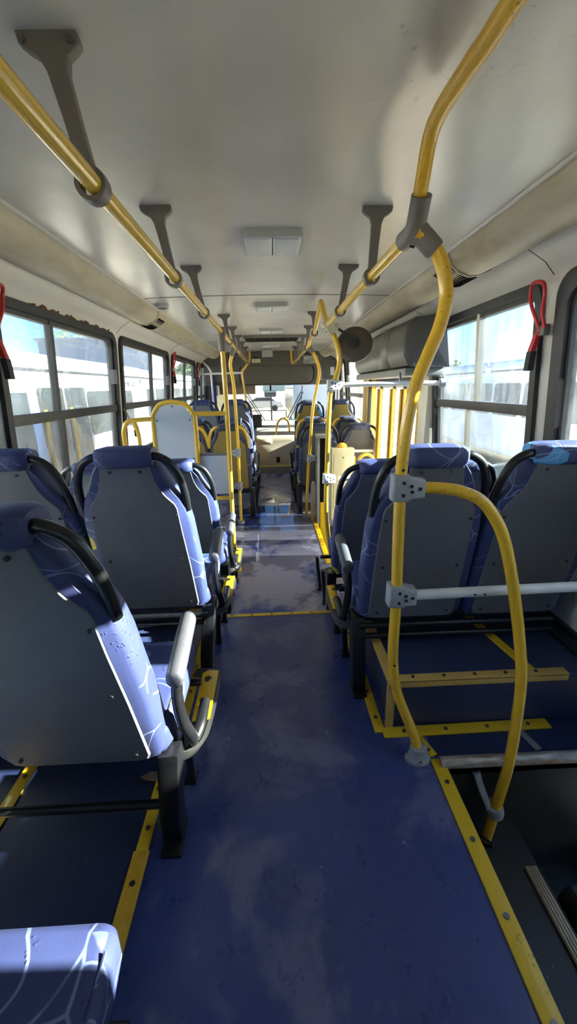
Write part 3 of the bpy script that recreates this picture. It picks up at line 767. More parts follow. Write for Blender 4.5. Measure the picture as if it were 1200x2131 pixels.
bp = thing('grab_pole', 'large curved yellow pole in the right foreground, bowed at the top', 'pole', (.527,1.178,0))
POLE = [(.412,1.25,1.795),(.450,1.25,1.772),(.487,1.25,1.722),(.508,1.25,1.64),(.497,1.25,1.56),(.470,1.25,1.485),(.440,1.25,1.40),(.420,1.25,1.28),(.412,1.25,1.14),(.413,1.25,1.05),(.418,1.25,.85),(.424,1.25,.68),(.424,1.25,.50),(.428,1.25,.40),(.446,1.245,.28),(.483,1.225,.175),(.515,1.20,.095),(.524,1.187,.04),(.527,1.183,.01)]
MB().tube(POLE, .0195, 18).build('tube', 'yellow_worn', bp)
jo = MB().tube([(.4065,1.215,1.868),(.4085,1.24,1.836),(.409,1.265,1.806),(.406,1.30,1.80),(.404,1.335,1.80)], .0265, 18).build('rail_joint', 'bracket', bp)
MB().tube([(.405,1.265,1.806),(.43,1.258,1.789),(.468,1.254,1.752)], [.030,.028,.0255], 18).build('joint_socket', 'bracket', jo)
for k in range(6):
    p = Vector((.405,1.318,1.80)).lerp(Vector((.455,1.256,1.765)), k/5); n_ = Vector((-.45+.25*(k % 2),-.62,-.62)).normalized()
    MB().cyl(p+n_*.02, p+n_*.029, .0042, 10).build('bolt', 'blackmat', jo)
clamp((.412,1.25,1.035),(.413,1.25,1.125),(.487,1.245,1.078), .023, bp)
clamp((.421,1.25,.645),(.423,1.25,.73),(.489,1.25,.683), .023, bp)
fo = MB(); fo.rings([[(.527+a*1.35*math.cos(t), 1.18+a*math.sin(t), z) for t in [2*PI*k/20 for k in range(20)]] for z, a in ((0,.036),(.012,.036),(.018,.033),(.024,.027),(.06,.025))]); fo = fo.build('floor_flange', 'grey_cast', bp, ang=50)
for t in (.6, 2.7, 4.7):
    p = (.527+.038*math.cos(t), 1.18+.028*math.sin(t))
    MB().cyl((p[0],p[1],.014),(p[0],p[1],.021), .006, 10).build('bolt', 'blackmat', fo)
for z in (1.17, .61, .42, .25):
    i = min(range(len(POLE)), key=lambda k: abs(POLE[k][2]-z)); x = POLE[i][0]
    MB().cyl((x,1.2315,POLE[i][2]),(x,1.2295,POLE[i][2]), .005, 10).build('bolt_hole', 'blackmat', bp)
# stair rail branch
sr = thing('stair_rail', 'yellow rail arching from the big pole down into the rear stairwell', 'handrail', (.9,1.1,-.33))
MB().tube([(.475,1.245,1.078),(.54,1.238,1.076),(.605,1.225,1.066),(.675,1.21,1.03),(.74,1.20,.935),(.785,1.195,.81),(.828,1.19,.65),(.862,1.185,.50),(.880,1.17,.36),(.876,1.15,.18),(.862,1.13,.02),(.838,1.115,-.12),(.812,1.10,-.25),(.795,1.09,-.33)], .0195, 18).build('tube', 'yellow_worn', sr)
MB().cyl((.797,1.091,-.325),(.79,1.085,-.332), .034, 16).build('foot_flange', 'black', sr)
R = [[(.823+ra*math.cos(a), 1.108+ra*math.sin(a)+yy*.2, -.195+yy) for a in [2*PI*k/20 for k in range(20)]] for ra, yy in ((.020,-.018),(.031,-.016),(.034,0),(.031,.016),(.020,.018))]
MB().rings(R, closed=True).build('support_ring', 'grey_cast', sr, ang=50)
MB().tube([(.80,1.115,-.185),(.775,1.135,-.12),(.76,1.15,-.07),(.755,1.156,-.05)], .014, 10, sx=1.5).build('support_arm', 'grey_cast', sr)
wb = thing('crossbar', 'white horizontal pipe from the big yellow pole to the right wall', 'bar', (.8,1.25,.69))
MB().cyl((.478,1.25,.683),(1.35,1.257,.691), .0185, 18).build('pipe', 'white_pipe', wb)
MB().cyl((1.34,1.257,.691),(1.358,1.257,.691), .035, 18).build('wall_flange', 'grey_cast', wb)
for x in (.70,.735): MB().cyl((x,1.2325,.684),(x,1.2305,.684), .004, 8).build('bolt_hole', 'blackmat', wb)

# middle poles
pa = thing('grab_pole', 'straight yellow pole with a flared foot, nearest on the left of the aisle', 'pole', (-.36,3.2,ZF))
MB().tube([(-.348,3.19,1.80),(-.345,3.2,1.2),(-.352,3.2,.5),(-.358,3.2,ZF+.02)], .018, 16).build('tube', 'yellow', pa)
MB().rings([[(-.355+a*math.cos(t), 3.2+a*math.sin(t), z) for t in [2*PI*k/16 for k in range(16)]] for z, a in ((ZF,.05),(ZF+.012,.05),(ZF+.10,.036),(ZF+.16,.026),(ZF+.24,.02))]).build('flared_foot', 'step_yellow', pa)
MB().rings([[(-.348+a*math.cos(t), 3.19+a*math.sin(t), z) for t in [2*PI*k/16 for k in range(16)]] for z, a in ((1.66,.022),(1.665,.027),(1.76,.029),(1.80,.031),(1.825,.024))]).build('ceiling_sleeve', 'bracket', pa)
pb = thing('grab_pole', 'slim bowed yellow pole with a forked top, second on the left of the aisle', 'pole', (-.4,4.5,ZF))
MB().tube([(-.362,4.42,1.79),(-.39,4.42,1.72),(-.412,4.44,1.62),(-.392,4.45,1.45),(-.385,4.47,1.1),(-.384,4.47,.7),(-.392,4.48,.3),(-.400,4.5,ZF+.02)], .0175, 14).build('tube', 'yellow', pb)
MB().cyl((-.362,4.42,1.795),(-.392,4.42,1.715), .024, 14).build('ceiling_sleeve', 'bracket', pb)
for z in (.71,.33): clamp((-.387,4.47,z-.05),(-.387,4.47,z+.05),(-.455,4.47,z), .021, pb, bolts=True)
MB().cyl((-.40,4.5,ZF),(-.40,4.5,ZF+.03), .042, 18).build('floor_flange', 'grey_cast', pb)
pc = thing('grab_pole', 'thin bowed yellow pole behind the driver, farthest on the left', 'pole', (-.43,7.2,0))
MB().tube([(-.375,7.22,1.79),(-.42,7.2,1.73),(-.475,7.2,1.645),(-.455,7.2,1.4),(-.43,7.2,1.1),(-.425,7.2,.6),(-.425,7.2,ZF+.01)], .0175, 14).build('tube', 'yellow', pc)
MB().cyl((-.425,7.2,.83),(-.425,7.2,.93), .026, 14).build('clamp', 'grey_cast', pc)
fb = thing('crossbar', 'white pipe behind the driver from the left wall to the thin yellow pole', 'bar', (-.8,7.2,1.64))
MB().cyl((-1.25,7.2,1.635),(-.475,7.2,1.645), .017, 14).build('pipe', 'white_pipe', fb)

ra = thing('grab_pole', 'slim bowed yellow pole on the right of the aisle beyond the door well', 'pole', (.39,4.66,ZF))
MB().tube([(.415,4.5,1.79),(.46,4.5,1.735),(.512,4.5,1.62),(.523,4.5,1.53),(.495,4.5,1.38),(.452,4.5,1.14),(.42,4.52,.72),(.40,4.56,.38),(.39,4.62,.05),(.388,4.66,ZF+.02)], .0175, 16).build('tube', 'yellow', ra)
MB().cyl((.41,4.5,1.795),(.457,4.5,1.738), .024, 14).build('ceiling_sleeve', 'bracket', ra)
clamp((.418,4.52,.57),(.418,4.52,.66),(.485,4.5,.62), .021, ra)
MB().cyl((.388,4.66,ZF),(.388,4.66,ZF+.03), .045, 18).build('floor_flange', 'grey_cast', ra)
rb = thing('grab_pole', 'bowed yellow pole at the middle door well, below the round mirror', 'pole', (.49,3.0,ZF))
MB().tube([(.408,2.98,1.79),(.445,3.0,1.745),(.482,3.0,1.65),(.492,3.0,1.56),(.47,3.0,1.46),(.435,3.0,1.38),(.420,3.0,1.2),(.412,3.0,.9),(.406,3.0,.6),(.410,3.02,.42),(.432,3.06,.24),(.47,3.12,.05),(.50,3.17,ZF+.02)], .0185, 16).build('tube', 'yellow', rb)
clamp((.402,2.93,1.80),(.398,3.03,1.80),(.447,2.995,1.748), .024, rb, 'cream', 'rail_joint')
clamp((.432,3.0,1.36),(.436,3.0,1.445),(.505,3.0,1.405), .023, rb, 'white_pipe')
clamp((.408,3.0,.68),(.410,3.0,.76),(.475,3.0,.715), .023, rb, 'white_pipe')
MB().cyl((.50,3.17,ZF),(.50,3.17,ZF+.03), .042, 18).build('floor_flange', 'grey_cast', rb)
for z, lb in ((1.405,'upper white crossbar from the middle yellow pole towards the door pillar'), (.715,'lower white crossbar at the door well behind the dark right seat')):
    t_ = thing('crossbar', lb, 'bar', (.8,3.0,z)); MB().tube([(.50,3.0,z),(.8,3.0,z+.004),(1.25,3.03,z)], .018, 14).build('pipe', 'white_pipe', t_)
    MB().cyl((1.24,3.03,z),(1.275 if z > 1 else 1.34,3.03,z), .032, 14).build('wall_flange', 'grey_cast', t_)

# convex mirror
mi = thing('convex_mirror', 'round dark back of a convex mirror hanging from the right handrail', 'mirror', (.60,3.0,1.6))
c = Vector((.597,3.0,1.675)); nrm = Vector((-.22,-.90,.30)).normalized(); u_ = nrm.cross(Vector((0,0,1))).normalized(); v_ = u_.cross(nrm)
def disc(prof, n=32): return [[c+nrm*h+u_*(r*math.cos(2*PI*k/n))+v_*(r*math.sin(2*PI*k/n)) for k in range(n)] for r, h in prof]
MB().rings(disc(((.118,-.012),(.125,-.004),(.125,.006),(.118,.012),(.09,.020),(.05,.024),(.02,.025)))).build('housing', 'mirror_back', mi, ang=30)
MB().rings(disc(((.118,-.0125),(.08,-.028),(.03,-.036),(.005,-.037)))).build('mirror_face', 'mirror_glass', mi, ang=60)
MB().rings(disc(((.038,.022),(.036,.034),(.022,.038),(.018,.06)))).build('ball_mount', 'blackmat', mi)
MB().tube([(.43,2.985,1.79), (.50,2.975,1.76), tuple(c+nrm*.055)], .009, 10).build('arm', 'black', mi)
MB().box((.452,2.985,1.785),(.05,.05,.05)).build('mount_block', 'cream', mi, bevel=.01)

# ------------------------------------------------------------------ left partition
pt = thing('partition_screen', 'yellow tube frame with a pale grey-blue board, left of the aisle', 'partition', (-.75,3.2,ZF))
fr = [(-.93,3.2,ZF+.01),(-.925,3.2,.7),(-.918,3.2,1.14),(-.905,3.2,1.225),(-.86,3.2,1.285),(-.79,3.2,1.305),(-.74,3.2,1.305),(-.66,3.2,1.285),(-.61,3.2,1.225),(-.595,3.2,1.14),(-.60,3.2,.7),(-.605,3.2,ZF+.01)]
MB().tube(fr, .018, 14, sub=4).build('tube_frame', 'yellow', pt)
MB().prism([(-.912,.45),(-.905,1.14),(-.89,1.22),(-.85,1.275),(-.79,1.292),(-.74,1.292),(-.67,1.275),(-.625,1.22),(-.61,1.14),(-.612,.45)], lambda x, z: (x,3.193,z), lambda x, z: (x,3.203,z)).build('board', 'board', pt)
for x, z in ((-.76,1.275),(-.885,1.17),(-.635,1.17),(-.63,.87),(-.89,.87)):
    MB().cyl((x,3.193,z),(x,3.189,z), .006, 10).build('rivet', 'blackmat', pt)
MB().cyl((-.60,3.2,1.215),(-.348,3.2,1.215), .0175, 14).build('upper_bar', 'yellow', pt)
MB().cyl((-.605,3.2,.535),(-.355,3.2,.535), .0165, 14).build('lower_bar', 'yellow', pt)
MB().bx((-.60,3.22,.565),(-.365,3.232,.895)).build('lower_board', 'board', pt, bevel=.003)
MB().bx((-.60,3.212,.885),(-.365,3.24,.905)).build('board_cap', 'grey_metal', pt, bevel=.003)
MB().tube([(-.918,3.2,1.185),(-1.04,3.2,1.178),(-1.115,3.2,1.165),(-1.15,3.2,1.10),(-1.155,3.2,1.0),(-1.155,3.2,.7),(-1.2,3.2,.62),(-1.36,3.2,.60)], .018, 14, sub=5).build('side_loop', 'yellow', pt)
MB().tube([(-1.065,3.2,1.175),(-1.045,3.2,1.1),(-1.04,3.2,1.0),(-1.05,3.2,.9)], .016, 12, sub=5).build('loop_brace', 'yellow', pt)
# seat belt reel on the wall behind the loop
bl = thing('seat_belt', 'dark red seat belt with a black buckle beside the left window', 'seat belt', (-1.12,3.42,.9))
MB().tube([(-1.25,3.55,1.25),(-1.12,3.42,1.05),(-1.10,3.40,.9)], .016, 8, sx=.25).build('webbing', 'tan', bl)
MB().box((-1.12,3.41,1.06),(.04,.04,.06)).build('buckle', 'blackmat', bl, bevel=.008)

# ------------------------------------------------------------------ emergency window handles
def em_handle(s, y, z, label, k=1., flip=1):
    x = WX(z)-.045
    t_ = thing('emergency_handle', label, 'emergency handle', (s*x, y, z-.2), 'red window emergency handles')
    W = lambda du, dy, dz: (s*(WX(z+dz*k)-.045-du), y+dy*k*flip, z+dz*k)
    loop = [W(.0,.01,.0), W(.012,.028,.06), W(.02,.06,.13), W(.02,.075,.19), W(.02,.06,.232), W(.02,.0,.228), W(.02,-.035,.205), W(.018,-.04,.15), W(.012,-.022,.08), W(.0,-.03,.01)]
    MB().tube(loop, .0095*k, 10, sub=4).build('pull_loop', 'red', t_)
    MB().box(W(-.01,-.01,.0), (.03,.05*k,.055*k)).build('clamp', 'bracket', t_, bevel=.006)
    R = [[W(du+a, dy+b, dz) for a, b in ((-.012,-.016),(.012,-.016),(.012,.016),(-.012,.016))] for du, dy, dz in ((-.005,.015,.0),(.0,.03,-.03),(.012,.045,-.10))]
    MB().rings(R).build('red_lever', 'red', t_, bevel=.004)
    MB().rings([[W(du+a, dy+b, dz) for a, b in ((-.016,-.02),(.014,-.02),(.014,.02),(-.016,.02))] for du, dy, dz in ((.010,.046,-.10),(.014,.058,-.20))]).build('stop_block', 'blackmat', t_, bevel=.004)
em_handle(1, 1.90, 1.62, 'red emergency loop handle on the right wall between the two near windows', .85, 1)
em_handle(-1, 1.97, 1.64, 'red emergency loop handle cut by the left picture edge', .9, 1)
em_handle(-1, 5.37, 1.64, 'red emergency handle on the left wall past the second window', .85, 1)
em_handle(-1, 7.17, 1.62, 'faded red emergency handle farthest along the left windows', .85, 1)
em_handle(1, 3.28, 1.58, 'red emergency handle half hidden by the bowed yellow pole', .85, 1)

# ------------------------------------------------------------------ ceiling fittings
def ceil_light(y, yd, label, w=.265, th=.03):
    z = ZC(0)
    t_ = thing('ceiling_light', label, 'ceiling light', (.028,y,z), 'unlit ceiling lights')
    a, b = .028-w/2, .028+w/2
    MB().ring_prism(rrect(a,b,y-yd,y+yd,.025), rrect(a+.012,b-.012,y-yd+.012,y+yd-.012,.018), lambda u, v: (u,v,z), lambda u, v: (u,v,z-th)).build('frame', 'lampframe', t_)
    for p, q in ((a+.012,.026),(.030,b-.012)):
        MB().rings([[(u,v,zz) for u, v in rrect(p+i,q-i,y-yd+.012+i,y+yd-.012-i,.012)] for zz, i in ((z-.005,0),(z-th-.002,0),(z-th-.008,.006))]).build('diffuser', 'lamp', t_)
ceil_light(2.05, .13, 'rectangular white ceiling light nearest the camera, switched off')
ceil_light(3.52, .11, 'second flat white ceiling light, just past the ceiling seam')
ceil_light(4.93, .10, 'third white ceiling light along the middle of the roof')
ceil_light(6.55, .10, 'fourth white ceiling light, close to the front overhead panel')
t_ = thing('roof_hatch', 'long dark open roof hatch in the far ceiling', 'roof hatch', (.03,5.65,2.0))
MB().ring_prism(rrect(-.33,.39,5.42,5.86,.04), rrect(-.29,.35,5.46,5.82,.03), lambda u, v: (u,v,2.03), lambda u, v: (u,v,1.992)).build('frame', 'grey_metal', t_)
MB().prism(rrect(-.31,.37,5.44,5.84,.03), lambda u, v: (u,v,2.03), lambda u, v: (u,v,1.987)).build('recess', 'hatchdark', t_)
for x in (-.18,.02,.24): MB().cyl((x,5.5,1.988),(x,5.5,1.982), .008, 10).build('screw', 'steel', t_)
t_ = thing('ceiling_speaker', 'small round speaker on the left of the ceiling beside the duct', 'speaker', (-.80,3.4,1.99))
MB().rings([[(-.80+r*math.cos(t), 3.38+r*math.sin(t), z) for t in [2*PI*k/22 for k in range(22)]] for z, r in ((2.015,.05),(1.995,.05),(1.988,.044),(1.985,.03))]).build('rim', 'lampframe', t_)
MB().rings([[(-.80+r*math.cos(t), 3.38+r*math.sin(t), z) for t in [2*PI*k/22 for k in range(22)]] for z, r in ((1.9845,.034),(1.981,.03),(1.979,.006))]).build('grille', 'bracket', t_)

# ------------------------------------------------------------------ middle door (right) and its header box
hb = thing('door_mechanism_cover', 'dark grey moulded cover over the middle door, under the right duct', 'cover', (1.03,3.5,1.5))
def hprof(k=0.): return [(1.22,1.87),(1.02-k,1.845),(.965-k,1.79),(.945-k,1.70),(.95-k,1.60),(.985-k,1.53),(1.05,1.515),(1.28,1.515)]
MB().rings([[(x,y,z) for x, z in hprof(k)] for y, k in ((2.98,-.03),(3.0,0),(3.42,0),(3.425,0))]).build('end_section', 'box_grey', hb, ang=35)
MB().rings([[(x,y,z) for x, z in hprof(k)] for y, k in ((3.43,0.),(3.46,.012),(3.72,.012),(3.75,.0))]).build('middle_section', 'box_grey', hb, ang=35)
MB().rings([[(x,y,z) for x, z in hprof(k)] for y, k in ((3.755,0),(4.65,0),(4.80,-.02),(4.84,-.06))]).build('front_section', 'box_grey', hb, ang=35)
g = MB()
for k in range(7):
    y = 3.1+.2*k; g.cyl((1.0+.02*(k % 2),y,1.50),(1.05,y+.17,1.485), .018, 8)
g.build('mechanism', 'rust', hb)
MB().bx((.985,3.05,1.46),(1.27,4.8,1.515)).build('mechanism_rail', 'grey_metal', hb, bevel=.01)
MB().cyl((.945,3.05,1.48),(.95,3.02,1.40), .012, 8).build('hanging_lever', 'steel', hb)
dr = bpy.data.objects.new('door_1', None); C.objects.link(dr); dr.location = (1.27,4.2,-.55); ORG['door_1'] = Vector(dr.location); struct(dr)
def leaf(ya, yb, xa, xb):
    """one folding leaf from (xa,ya) to (xb,yb)"""
    A, B = Vector((xa,ya,0)), Vector((xb,yb,0)); t = (B-A).normalized(); q = Vector((-t.y,t.x,0))
    L = (B-A).length
    f = lambda o: (lambda u, z: tuple(A+t*u+q*o+Vector((0,0,z))))
    lf = MB().ring_prism(rrect(0,L,-.62,1.52,.006), rrect(.055,L-.055,-.38,1.38,.05), f(-.016), f(.016)).build('leaf_frame', 'rubber', dr)
    MB().ring_prism(rrect(.04,L-.04,-.40,1.40,.05), rrect(.065,L-.065,-.37,1.37,.05), f(-.022), f(.022)).build('inner_frame', 'pillar', lf)
    MB().prism(rrect(.055,L-.055,-.38,1.38,.05), f(-.003), f(.003)).build('pane', 'glass_door', lf)
    for u in (.05, L-.05):
        p0 = A+t*u+q*.04; MB().tube([tuple(p0+Vector((0,0,z))) for z in (-.3,.4,1.36)], .017, 10).build('yellow_handrail', 'door_yellow', lf)
leaf(3.395, 3.81, 1.29, 1.26); leaf(3.81, 4.225, 1.26, 1.29); leaf(4.225, 4.64, 1.29, 1.26); leaf(4.64, 5.055, 1.26, 1.29)
m = MB().bx((1.19,4.99,-.5),(1.30,5.14,1.63)); struct(m.build('trim_8', 'door_yellow', bevel=.008))
m = MB().bx((1.175,4.95,-.5),(1.21,4.99,1.5)); struct(m.build('trim_9', 'blackmat', bevel=.004))
m = MB().bx((1.15,5.14,-.1),(1.3,5.165,1.63)); struct(m.build('trim_10', 'white_wall', bevel=.003))
m = MB().bx((1.225,3.215,-.1),(1.33,3.395,1.56)); struct(m.build('trim_11', 'pillar', bevel=.01))

# grey post, cream cabinet, yellow plates near the door
gp = thing('barrier_post', 'tall grey metal post with a dark recess at the far edge of the door well', 'post', (.56,4.4,ZF))
MB().bx((.485,4.36,ZF),(.515,4.50,.86)).build('side_plate', 'grey_metal', gp, bevel=.003)
MB().bx((.615,4.36,ZF),(.64,4.50,.86)).build('side_plate', 'grey_metal', gp, bevel=.003)
MB().bx((.515,4.42,ZF),(.615,4.50,.85)).build('dark_infill', 'hatchdark', gp)
MB().bx((.478,4.35,.86),(.648,4.51,.895)).build('cap', 'grey_metal', gp, bevel=.004)
tag(MB().bx((.525,4.372,-.48),(.64,4.39,.13)).build('kick_plate', 'step_yellow', bevel=.004), 'yellow metal kick plate standing in the middle door well', 'plate')
cb = thing('electrical_cabinet', 'cream metal box cabinet with a yellow knob, beyond the door well', 'cabinet', (.8,4.6,ZF))
MB().bx((.67,4.50,ZF),(.93,4.66,.72)).build('body', 'cream', cb, bevel=.008)
MB().bx((.695,4.492,.02),(.905,4.50,.66)).build('front_cover', 'cream', cb, bevel=.004)
for z in (.62,.1): MB().cyl((.80,4.492,z),(.80,4.487,z), .008, 10).build('screw', 'blackmat', cb)
MB().sphere((.80,4.60,.735), .06, 16, 8, (1,.8,.7)).build('knob', 'door_yellow', cb)
MB().bx((.93,4.52,.46),(.95,4.60,.62)).build('side_handle', 'door_yellow', cb, bevel=.012)
yl = thing('grab_loop', 'round yellow loop handle beside the cream cabinet', 'grab loop', (1.07,4.5,ZF))
MB().tube([(1.07+.085*math.cos(2*PI*k/24), 4.52, .56+.085*math.sin(2*PI*k/24)) for k in range(24)], .02, 10, closed=True).build('ring', 'door_yellow', yl)
MB().cyl((1.07,4.52,.475),(1.07,4.56,ZF), .015, 10).build('stem', 'door_yellow', yl)
t_ = thing('crossbar', 'white pipe between the cream cabinet and the door pillar', 'bar', (.95,4.62,.66)); MB().cyl((.60,4.68,.665),(1.30,4.68,.66), .017, 12).build('pipe', 'white_pipe', t_)
lb = thing('leaning_board', 'worn white board with a wooden foot leaning by the grey post', 'board', (.45,4.6,ZF))
MB().prism([(.425,.06),(.478,.06),(.484,.30),(.465,.36),(.445,.36),(.428,.31)], lambda x, z: (x,4.47+(.3-z)*.1,z), lambda x, z: (x,4.485+(.3-z)*.1,z)).build('panel', 'cloth_board', lb, bevel=.002)
MB().bx((.43,4.48,ZF),(.475,4.53,.07)).build('wooden_foot', 'yellow_wood', lb, bevel=.003)

# ------------------------------------------------------------------ front of the bus
ov = thing('overhead_panel', 'brown-grey moulded panel above the windshield', 'overhead panel', (0,7.9,1.4))
prof = [(7.72,2.04),(7.74,1.92),(7.80,1.82),(7.84,1.72),(7.87,1.52),(7.93,1.45),(8.05,1.435),(8.40,1.435),(8.40,2.04)]
MB().rings([[(x,y,z) for y, z in prof] for x in (-1.22,-1.16,1.16,1.22)]).build('shell', 'brown_grey', ov, ang=30)
PY = lambda z: 7.84-.0+ (1.72-z)*.15
MB().rings([[(u,PY(v)-dd,v) for u, v in rrect(-.56+i,.80-i,1.455+i,1.80-i,.12)] for dd, i in ((-.02,0),(.006,0),(.018,.012),(.024,.04))]).build('centre_lid', 'brown_grey', ov, ang=40)
MB().ring_prism(rrect(-.575,.815,1.445,1.815,.13), rrect(-.56,.80,1.455,1.80,.12), lambda u, v: (u,PY(v)-.012,v), lambda u, v: (u,PY(v)+.02,v)).build('lid_seam', 'hatchdark', ov)
ws = bpy.data.objects.new('window_13', None); C.objects.link(ws); ws.location = (0,8.5,.7); ORG['window_13'] = Vector(ws.location); struct(ws)
wy = lambda z: 8.60-.12*(z-.7)
MB().ring_prism(rrect(-1.26,1.26,.66,1.75,.12), rrect(-1.18,1.18,.74,1.68,.1), lambda u, v: (u,wy(v)-.03,v), lambda u, v: (u,wy(v)+.03,v)).build('rubber_seal', 'rubber', ws)
MB().prism(rrect(-1.20,1.20,.72,1.70,.1), lambda u, v: (u,wy(v),v), lambda u, v: (u,wy(v)+.008,v)).build('pane', 'windshield', ws)
MB().bx((-.015,8.47,.72),(.015,8.60,1.5)).build('centre_post', 'grey_metal', ws)
fw = MB()
for a, b in (((-1.40,8.40,-.9),(1.40,8.62,.70)), ((-1.40,8.42,1.70),(1.40,8.5,2.08)), ((-1.40,8.40,.7),(-1.22,8.55,1.72)), ((1.22,8.40,.7),(1.40,8.55,1.72))): fw.bx(a, b)
struct(fw.build('wall_front', 'brown_grey'))
for s in (-1, 1):
    struct(MB().bx((s*1.14,8.29 if s < 0 else 8.365,.7),(s*1.3,8.45,1.9)).build('trim_%d' % (12 if s < 0 else 13), 'brown_grey', bevel=.02))
ec = thing('engine_cover', 'beige moulded engine cover at the front of the aisle', 'engine cover', (.05,7.8,0))
R = []
for y, zt, wl, wr in ((7.46,.44,-.30,.42),(7.475,.51,-.33,.45),(7.50,.54,-.345,.465),(7.75,.60,-.345,.47),(8.05,.655,-.345,.47)):
    R.append([(x,y,z) for x, z in rrect(wl, wr, 0., zt, .07, 5)])
MB().rings(R).build('shell', 'beige', ec, ang=45)
MB().rings([[(x,y,z) for x, z in rrect(-.28+i,.0-i,.38+i,.50-i,.04,4)] for y, i in ((7.50,0),(7.462,0),(7.452,.012))]).build('moulded_pocket', 'beige', ec)
MB().bx((.065,7.445,.045),(.13,7.47,.15)).build('latch', 'hatchdark', ec, bevel=.004)
MB().tube([(.07,7.55,.52),(.09,7.55,.70),(.13,7.56,.80),(.21,7.60,.845),(.29,7.64,.80),(.32,7.66,.70),(.33,7.67,.54)], .0175, 12).build('grab_hoop', 'yellow', ec)
MB().tube([(.17,7.57,.835),(.25,7.72,.84),(.31,7.9,.78),(.33,8.0,.57)], .016, 12).build('grab_hoop', 'yellow', ec)
da = thing('dashboard', 'grey dashboard with a dark instrument pod under the windshield', 'dashboard', (0,8.3,0))
MB().rings([[(x,y,z) for y, z in ((8.12,.002),(8.075,.45),(8.10,.68),(8.2,.745),(8.40,.76),(8.40,.002))] for x in (-1.2,1.2)]).build('body', 'dash', da, ang=30)
MB().rings([[(x,y,z) for y, z in ((8.06,.62),(8.065,.80),(8.09,.88),(8.17,.89),(8.24,.74),(8.2,.62))] for x in (-.74,-.72,-.24,-.20)]).build('instrument_pod', 'blackmat', da, bevel=.015)
sw = thing('steering_wheel', 'black steering wheel in front of the driver seat', 'steering wheel', (-.6,7.8,.7))
c2 = Vector((-.60,7.72,.80)); n2 = Vector((0,-.5,.86)).normalized(); a2 = Vector((1,0,0)); b2 = n2.cross(a2)
MB().tube([tuple(c2+a2*(.22*math.cos(2*PI*k/28))+b2*(.22*math.sin(2*PI*k/28))) for k in range(28)], .015, 10, closed=True).build('rim', 'black', sw)
MB().cyl(c2-n2*.02, c2+n2*.02, .06, 18).build('hub', 'blackmat', sw)
for k in range(3):
    a = 2*PI*k/3+.5; MB().cyl(c2, c2+a2*(.215*math.cos(a))+b2*(.215*math.sin(a)), .011, 8).build('spoke', 'black', sw)
MB().cyl(c2-n2*.02, c2-n2*.5, .03, 12).build('column', 'blackmat', sw)
ds = thing('driver_seat', 'dark rounded driver seat behind the steering wheel', 'seat', (-.62,7.2,0))
MB().rings([[(x,y,z) for x, z in rrect(-.90+i,-.46-i,.45+i,1.02-i,.12,5)] for y, i in ((7.10,.03),(7.13,0),(7.20,0),(7.25,.04))]).build('backrest', 'blackmat', ds, ang=50)
MB().rings([[(x,y,z) for x, z in rrect(-.79+i,-.57-i,1.0+i,1.14-i,.06,5)] for y, i in ((7.12,.02),(7.14,0),(7.20,0),(7.23,.03))]).build('headrest', 'blackmat', ds, ang=50)
MB().bx((-.90,7.2,.36),(-.46,7.62,.48)).build('cushion', 'blackmat', ds, bevel=.04, seg=4)
MB().cyl((-.6,7.4,0),(-.6,7.4,.37), .12, 18).build('pedestal', 'black', ds)
t_ = thing('rear_view_mirror', 'small interior rear-view mirror hanging at the windshield centre', 'mirror', (-.02,8.1,1.25))
MB().rings([[(u,y,v) for u, v in rrect(-.13+i,.10-i,1.22+i,1.34-i,.03,4)] for y, i in ((8.10,0),(8.12,0),(8.14,.02))]).build('housing', 'blackmat', t_)
MB().prism(rrect(-.122,.092,1.228,1.332,.025,4), lambda u, v: (u,8.0995,v), lambda u, v: (u,8.097,v)).build('mirror_face', 'mirror_glass', t_)
MB().cyl((-.01,8.12,1.33),(-.01,8.2,1.44), .012, 8).build('stalk', 'black', t_)
t_ = tag(MB().bx((-1.0,8.15,1.28),(-.30,8.17,1.4352)).build('sun_visor', 'tan', bevel=.01), 'tan sun visor folded down at the left of the windshield', 'sun visor')
t_ = tag(MB().prism([(1.05,1.0),(1.05,1.0)] and [( -1.10+.02*math.sin(k*1.3), 7.80+.03*k) for k in range(11)]+[(-1.06+.02*math.sin(k*1.3), 7.80+.03*k) for k in reversed(range(11))], lambda u, v: (u,v,.95), lambda u, v: (u,v,1.62)).build('curtain', 'curtain'), 'blue curtain gathered beside the driver window', 'curtain')
cr = thing('grab_pole', 'pale vertical pole in front of the blue curtain at the left wall', 'pole', (-1.06,7.72,0))
MB().tube([(-1.20,7.72,1.85),(-1.10,7.72,1.74),(-1.07,7.72,1.5),(-1.07,7.72,0.)], .017, 10).build('tube', 'white_pipe', cr)
t_ = thing('ceiling_mirror', 'rectangular interior mirror above the windshield on the right', 'mirror', (.73,7.6,1.85))
MB().rings([[(u,y,v) for u, v in rrect(.60+i,.86-i,1.80+i,1.93-i,.03,4)] for y, i in ((7.63,0),(7.66,0),(7.69,.02))]).build('housing', 'lampframe', t_)
MB().prism(rrect(.61,.85,1.81,1.92,.025,4), lambda u, v: (u,7.629-(v-1.86)*.0,v), lambda u, v: (u,7.625,v)).build('mirror_face', 'mirror_glass', t_)
tag(MB().bx((-.13,7.35,1.91),(.05,7.5,2.02)).build('control_box', 'lampframe', bevel=.008), 'small white box fixed to the ceiling at the front centre', 'box')
tag(MB().bx((-.33,7.70,1.83),(-.17,7.76,1.90)).build('control_box', 'cream', bevel=.008), 'cream rectangular unit at the left rail end', 'box')
mo = thing('route_display', 'dark display box under the ceiling on the far right', 'display', (.95,6.6,1.5))
MB().bx((.80,6.5,1.50),(1.12,7.0,1.78)).build('case', 'box_grey', mo, bevel=.015)
MB().bx((1.06,6.44,1.47),(1.10,6.5,1.84)).build('mount_strip', 'black', mo, bevel=.004)
